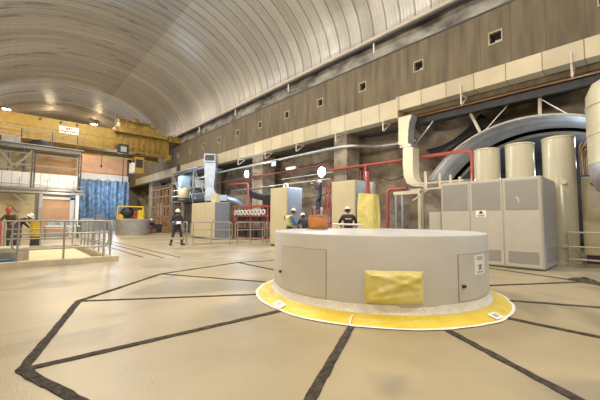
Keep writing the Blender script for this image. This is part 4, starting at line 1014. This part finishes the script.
MB().tube([(6.0,-.6,6.1),(6.0,-.6,7.7)], .03, 6).build('cable', 'dark', cr_); MB().lathe([(0,5.95),(.08,5.95),(.08,6.15),(0,6.15)], n=10, c=(6.0,-.6,0)).build('pendant', 'black', cr_)
sg = MB().box(2.85,4.25,-.03,0,8.70,9.30).build('nameplate', 'paper', cr_); sg['label'] = 'white sign with red and dark marks'
k_ = MB(); k_.box(3.32,3.46,-.04,-.03,9.03,9.22); k_.box(3.50,3.62,-.04,-.03,9.03,9.22); k_.box(3.66,3.76,-.04,-.03,9.12,9.22); k_.build('red_mark', 'red_ink', sg)
k_ = MB()
for q in range(9): k_.box(2.98+.13*q,3.07+.13*q,-.04,-.03,8.84,8.94)
k_.build('print', 'ink', sg)
for x in (1.55,2.95,4.1): MB().lathe([(0,-.1),(.09,-.1),(.09,.0),(0,.0)], n=12, axis='Y', c=(x,-.02,9.6)).build('bolt', 'black', cr_)
# crane flood lamps and high bay lamps under the vault
def highbay(x, y, z, lb, emitm='lamp_warm', r=.38):
    t = thing('high_bay_lamp', (x,y,z), lb, 'lamp', group='high bay lamps under the vault')
    MB().lathe([(.05,.42),(.12,.40),(.14,.22),(r,.02),(r+.01,0)], n=24).build('shade', 'gal', t, smooth=True)
    MB().lathe([(0,-.03),(r*.7,-.02),(r-.02,.01)], n=24).build('lens', emitm, t, smooth=True)
    MB().tube([(0,0,.4),(0,0,.72)], .02, 6).build('hanger', 'dark', t)
    return t
highbay(7.74,48.9,13.72,'warm lamp glowing under the vault above the crane sign')
highbay(-.75,46.0,12.95,'warm lamp glowing under the vault at the left edge')

# ------------------------------------------------------------------ light
def area(name, loc, rot, size, power, col, sizey=None):
    l = bpy.data.lights.new(name, 'AREA'); l.energy = power; l.color = col; l.shape = 'RECTANGLE'; l.size = size; l.size_y = sizey or size
    o = bpy.data.objects.new(name, l); COL.objects.link(o); o.location = loc; o.rotation_euler = rot; return o
def point(name, loc, power, col, r=.15):
    l = bpy.data.lights.new(name, 'POINT'); l.energy = power; l.color = col; l.shadow_soft_size = r
    o = bpy.data.objects.new(name, l); COL.objects.link(o); o.location = loc; return o
def spot(name, loc, target, power, col, ang=100, r=.3, blend=.6):
    l = bpy.data.lights.new(name, 'SPOT'); l.energy = power; l.color = col; l.spot_size = radians(ang); l.spot_blend = blend; l.shadow_soft_size = r
    o = bpy.data.objects.new(name, l); COL.objects.link(o); o.location = loc; o.rotation_euler = (Vector(target)-Vector(loc)).to_track_quat('-Z', 'Y').to_euler(); return o
WARM = (1.0,.86,.67); NEUT = (1.0,.95,.87); COOL = (.70,.83,1.0)
for k, y in enumerate((-4,3,10,17,24)):
    area('hall_lamp', (4.6,y,12.6), (0,0,0), 2.2, 1200, NEUT)
for y in (29,39,46): area('end_hall_lamp', (4.5,y,12.3), (0,0,0), 2.0, 1500, WARM)
# floods on the left wall, across the bay; added unseen washes brighten the vault
for y in (-3,6,15): spot('wall_flood', (XL+.3,y,7.5), (11,y+3,2.6), 2400, WARM, 120, .25)
for y in (-5,4,13,22): spot('vault_wash', (XL+.5,y,6.5), (8.0,y+3,13.5), 1900, NEUT, 130, .4)
for y in (30,40): spot('vault_wash_end', (XL+1,y,8.0), (5,y+5,14), 1500, WARM, 130, .4)
for x, z in ((7.5,13.0),(-.8,11.9),(3.4,13.4)): point('high_bay_glow', (x,48.2,z), 260, (1.0,.78,.48), .25)
point('ladder_flood', (10.7,10.42,3.56), 500, COOL, .15)
point('rack_flood', (11.7,18.55,4.4), 420, COOL, .15)
point('bay_flood', (13.6,1.25,3.9), 130, COOL, .15)
point('tunnel_lamp', (16.8,1.0,3.7), 170, COOL, .2)
point('canopy_fill', (13.0,5.3,2.9), 70, NEUT, .2)  # added fill without a fixture, lightens the corrugated arch
spot('bay_spot', (12.2,-5,5.2), (5.5,3,.6), 1500, COOL, 75, .3)
point('platform_lamp', (9.6,25.0,5.0), 280, COOL, .2)
point('curtain_lamp', (8.2,38.5,4.4), 1300, (.55,.75,1.0), .3)
point('under_platform', (2.4,26.2,2.7), 200, NEUT, .2)
spot('platform_fill', (6,15,7.0), (.5,27.5,4.5), 3000, NEUT, 60, .3)  # unseen fill added in mid-air to brighten the platform front
w = bpy.data.worlds.new('world'); scene.world = w; w.use_nodes = True
w.node_tree.nodes['Background'].inputs[0].default_value = (.9,.85,.75,1); w.node_tree.nodes['Background'].inputs[1].default_value = .02

# ------------------------------------------------------------------ camera
cam = bpy.data.cameras.new('camera'); co = bpy.data.objects.new('camera', cam); COL.objects.link(co)
cam.sensor_width = 36; cam.lens = 317/600*36; cam.clip_start = .05; cam.clip_end = 200
p, roll, th = .0632, .0057, radians(42.5)
c, s = cos(roll), sin(roll)
def hall(v): return Vector((v[0]*cos(th)+v[1]*sin(th), -v[0]*sin(th)+v[1]*cos(th), v[2]))
ax = hall((c, -s*sin(p), s*cos(p))); ay = hall((-s, -c*sin(p), c*cos(p))); fw = hall((0, cos(p), sin(p)))
mtx = Matrix((ax, ay, -fw)).transposed().to_4x4(); mtx.translation = (0,0,1.25); co.matrix_world = mtx
scene.camera = co
scene.view_settings.view_transform = 'Standard'; scene.view_settings.look = 'None'; scene.view_settings.gamma = 1; scene.view_settings.use_curve_mapping = False
scene.view_settings.exposure = -0.88
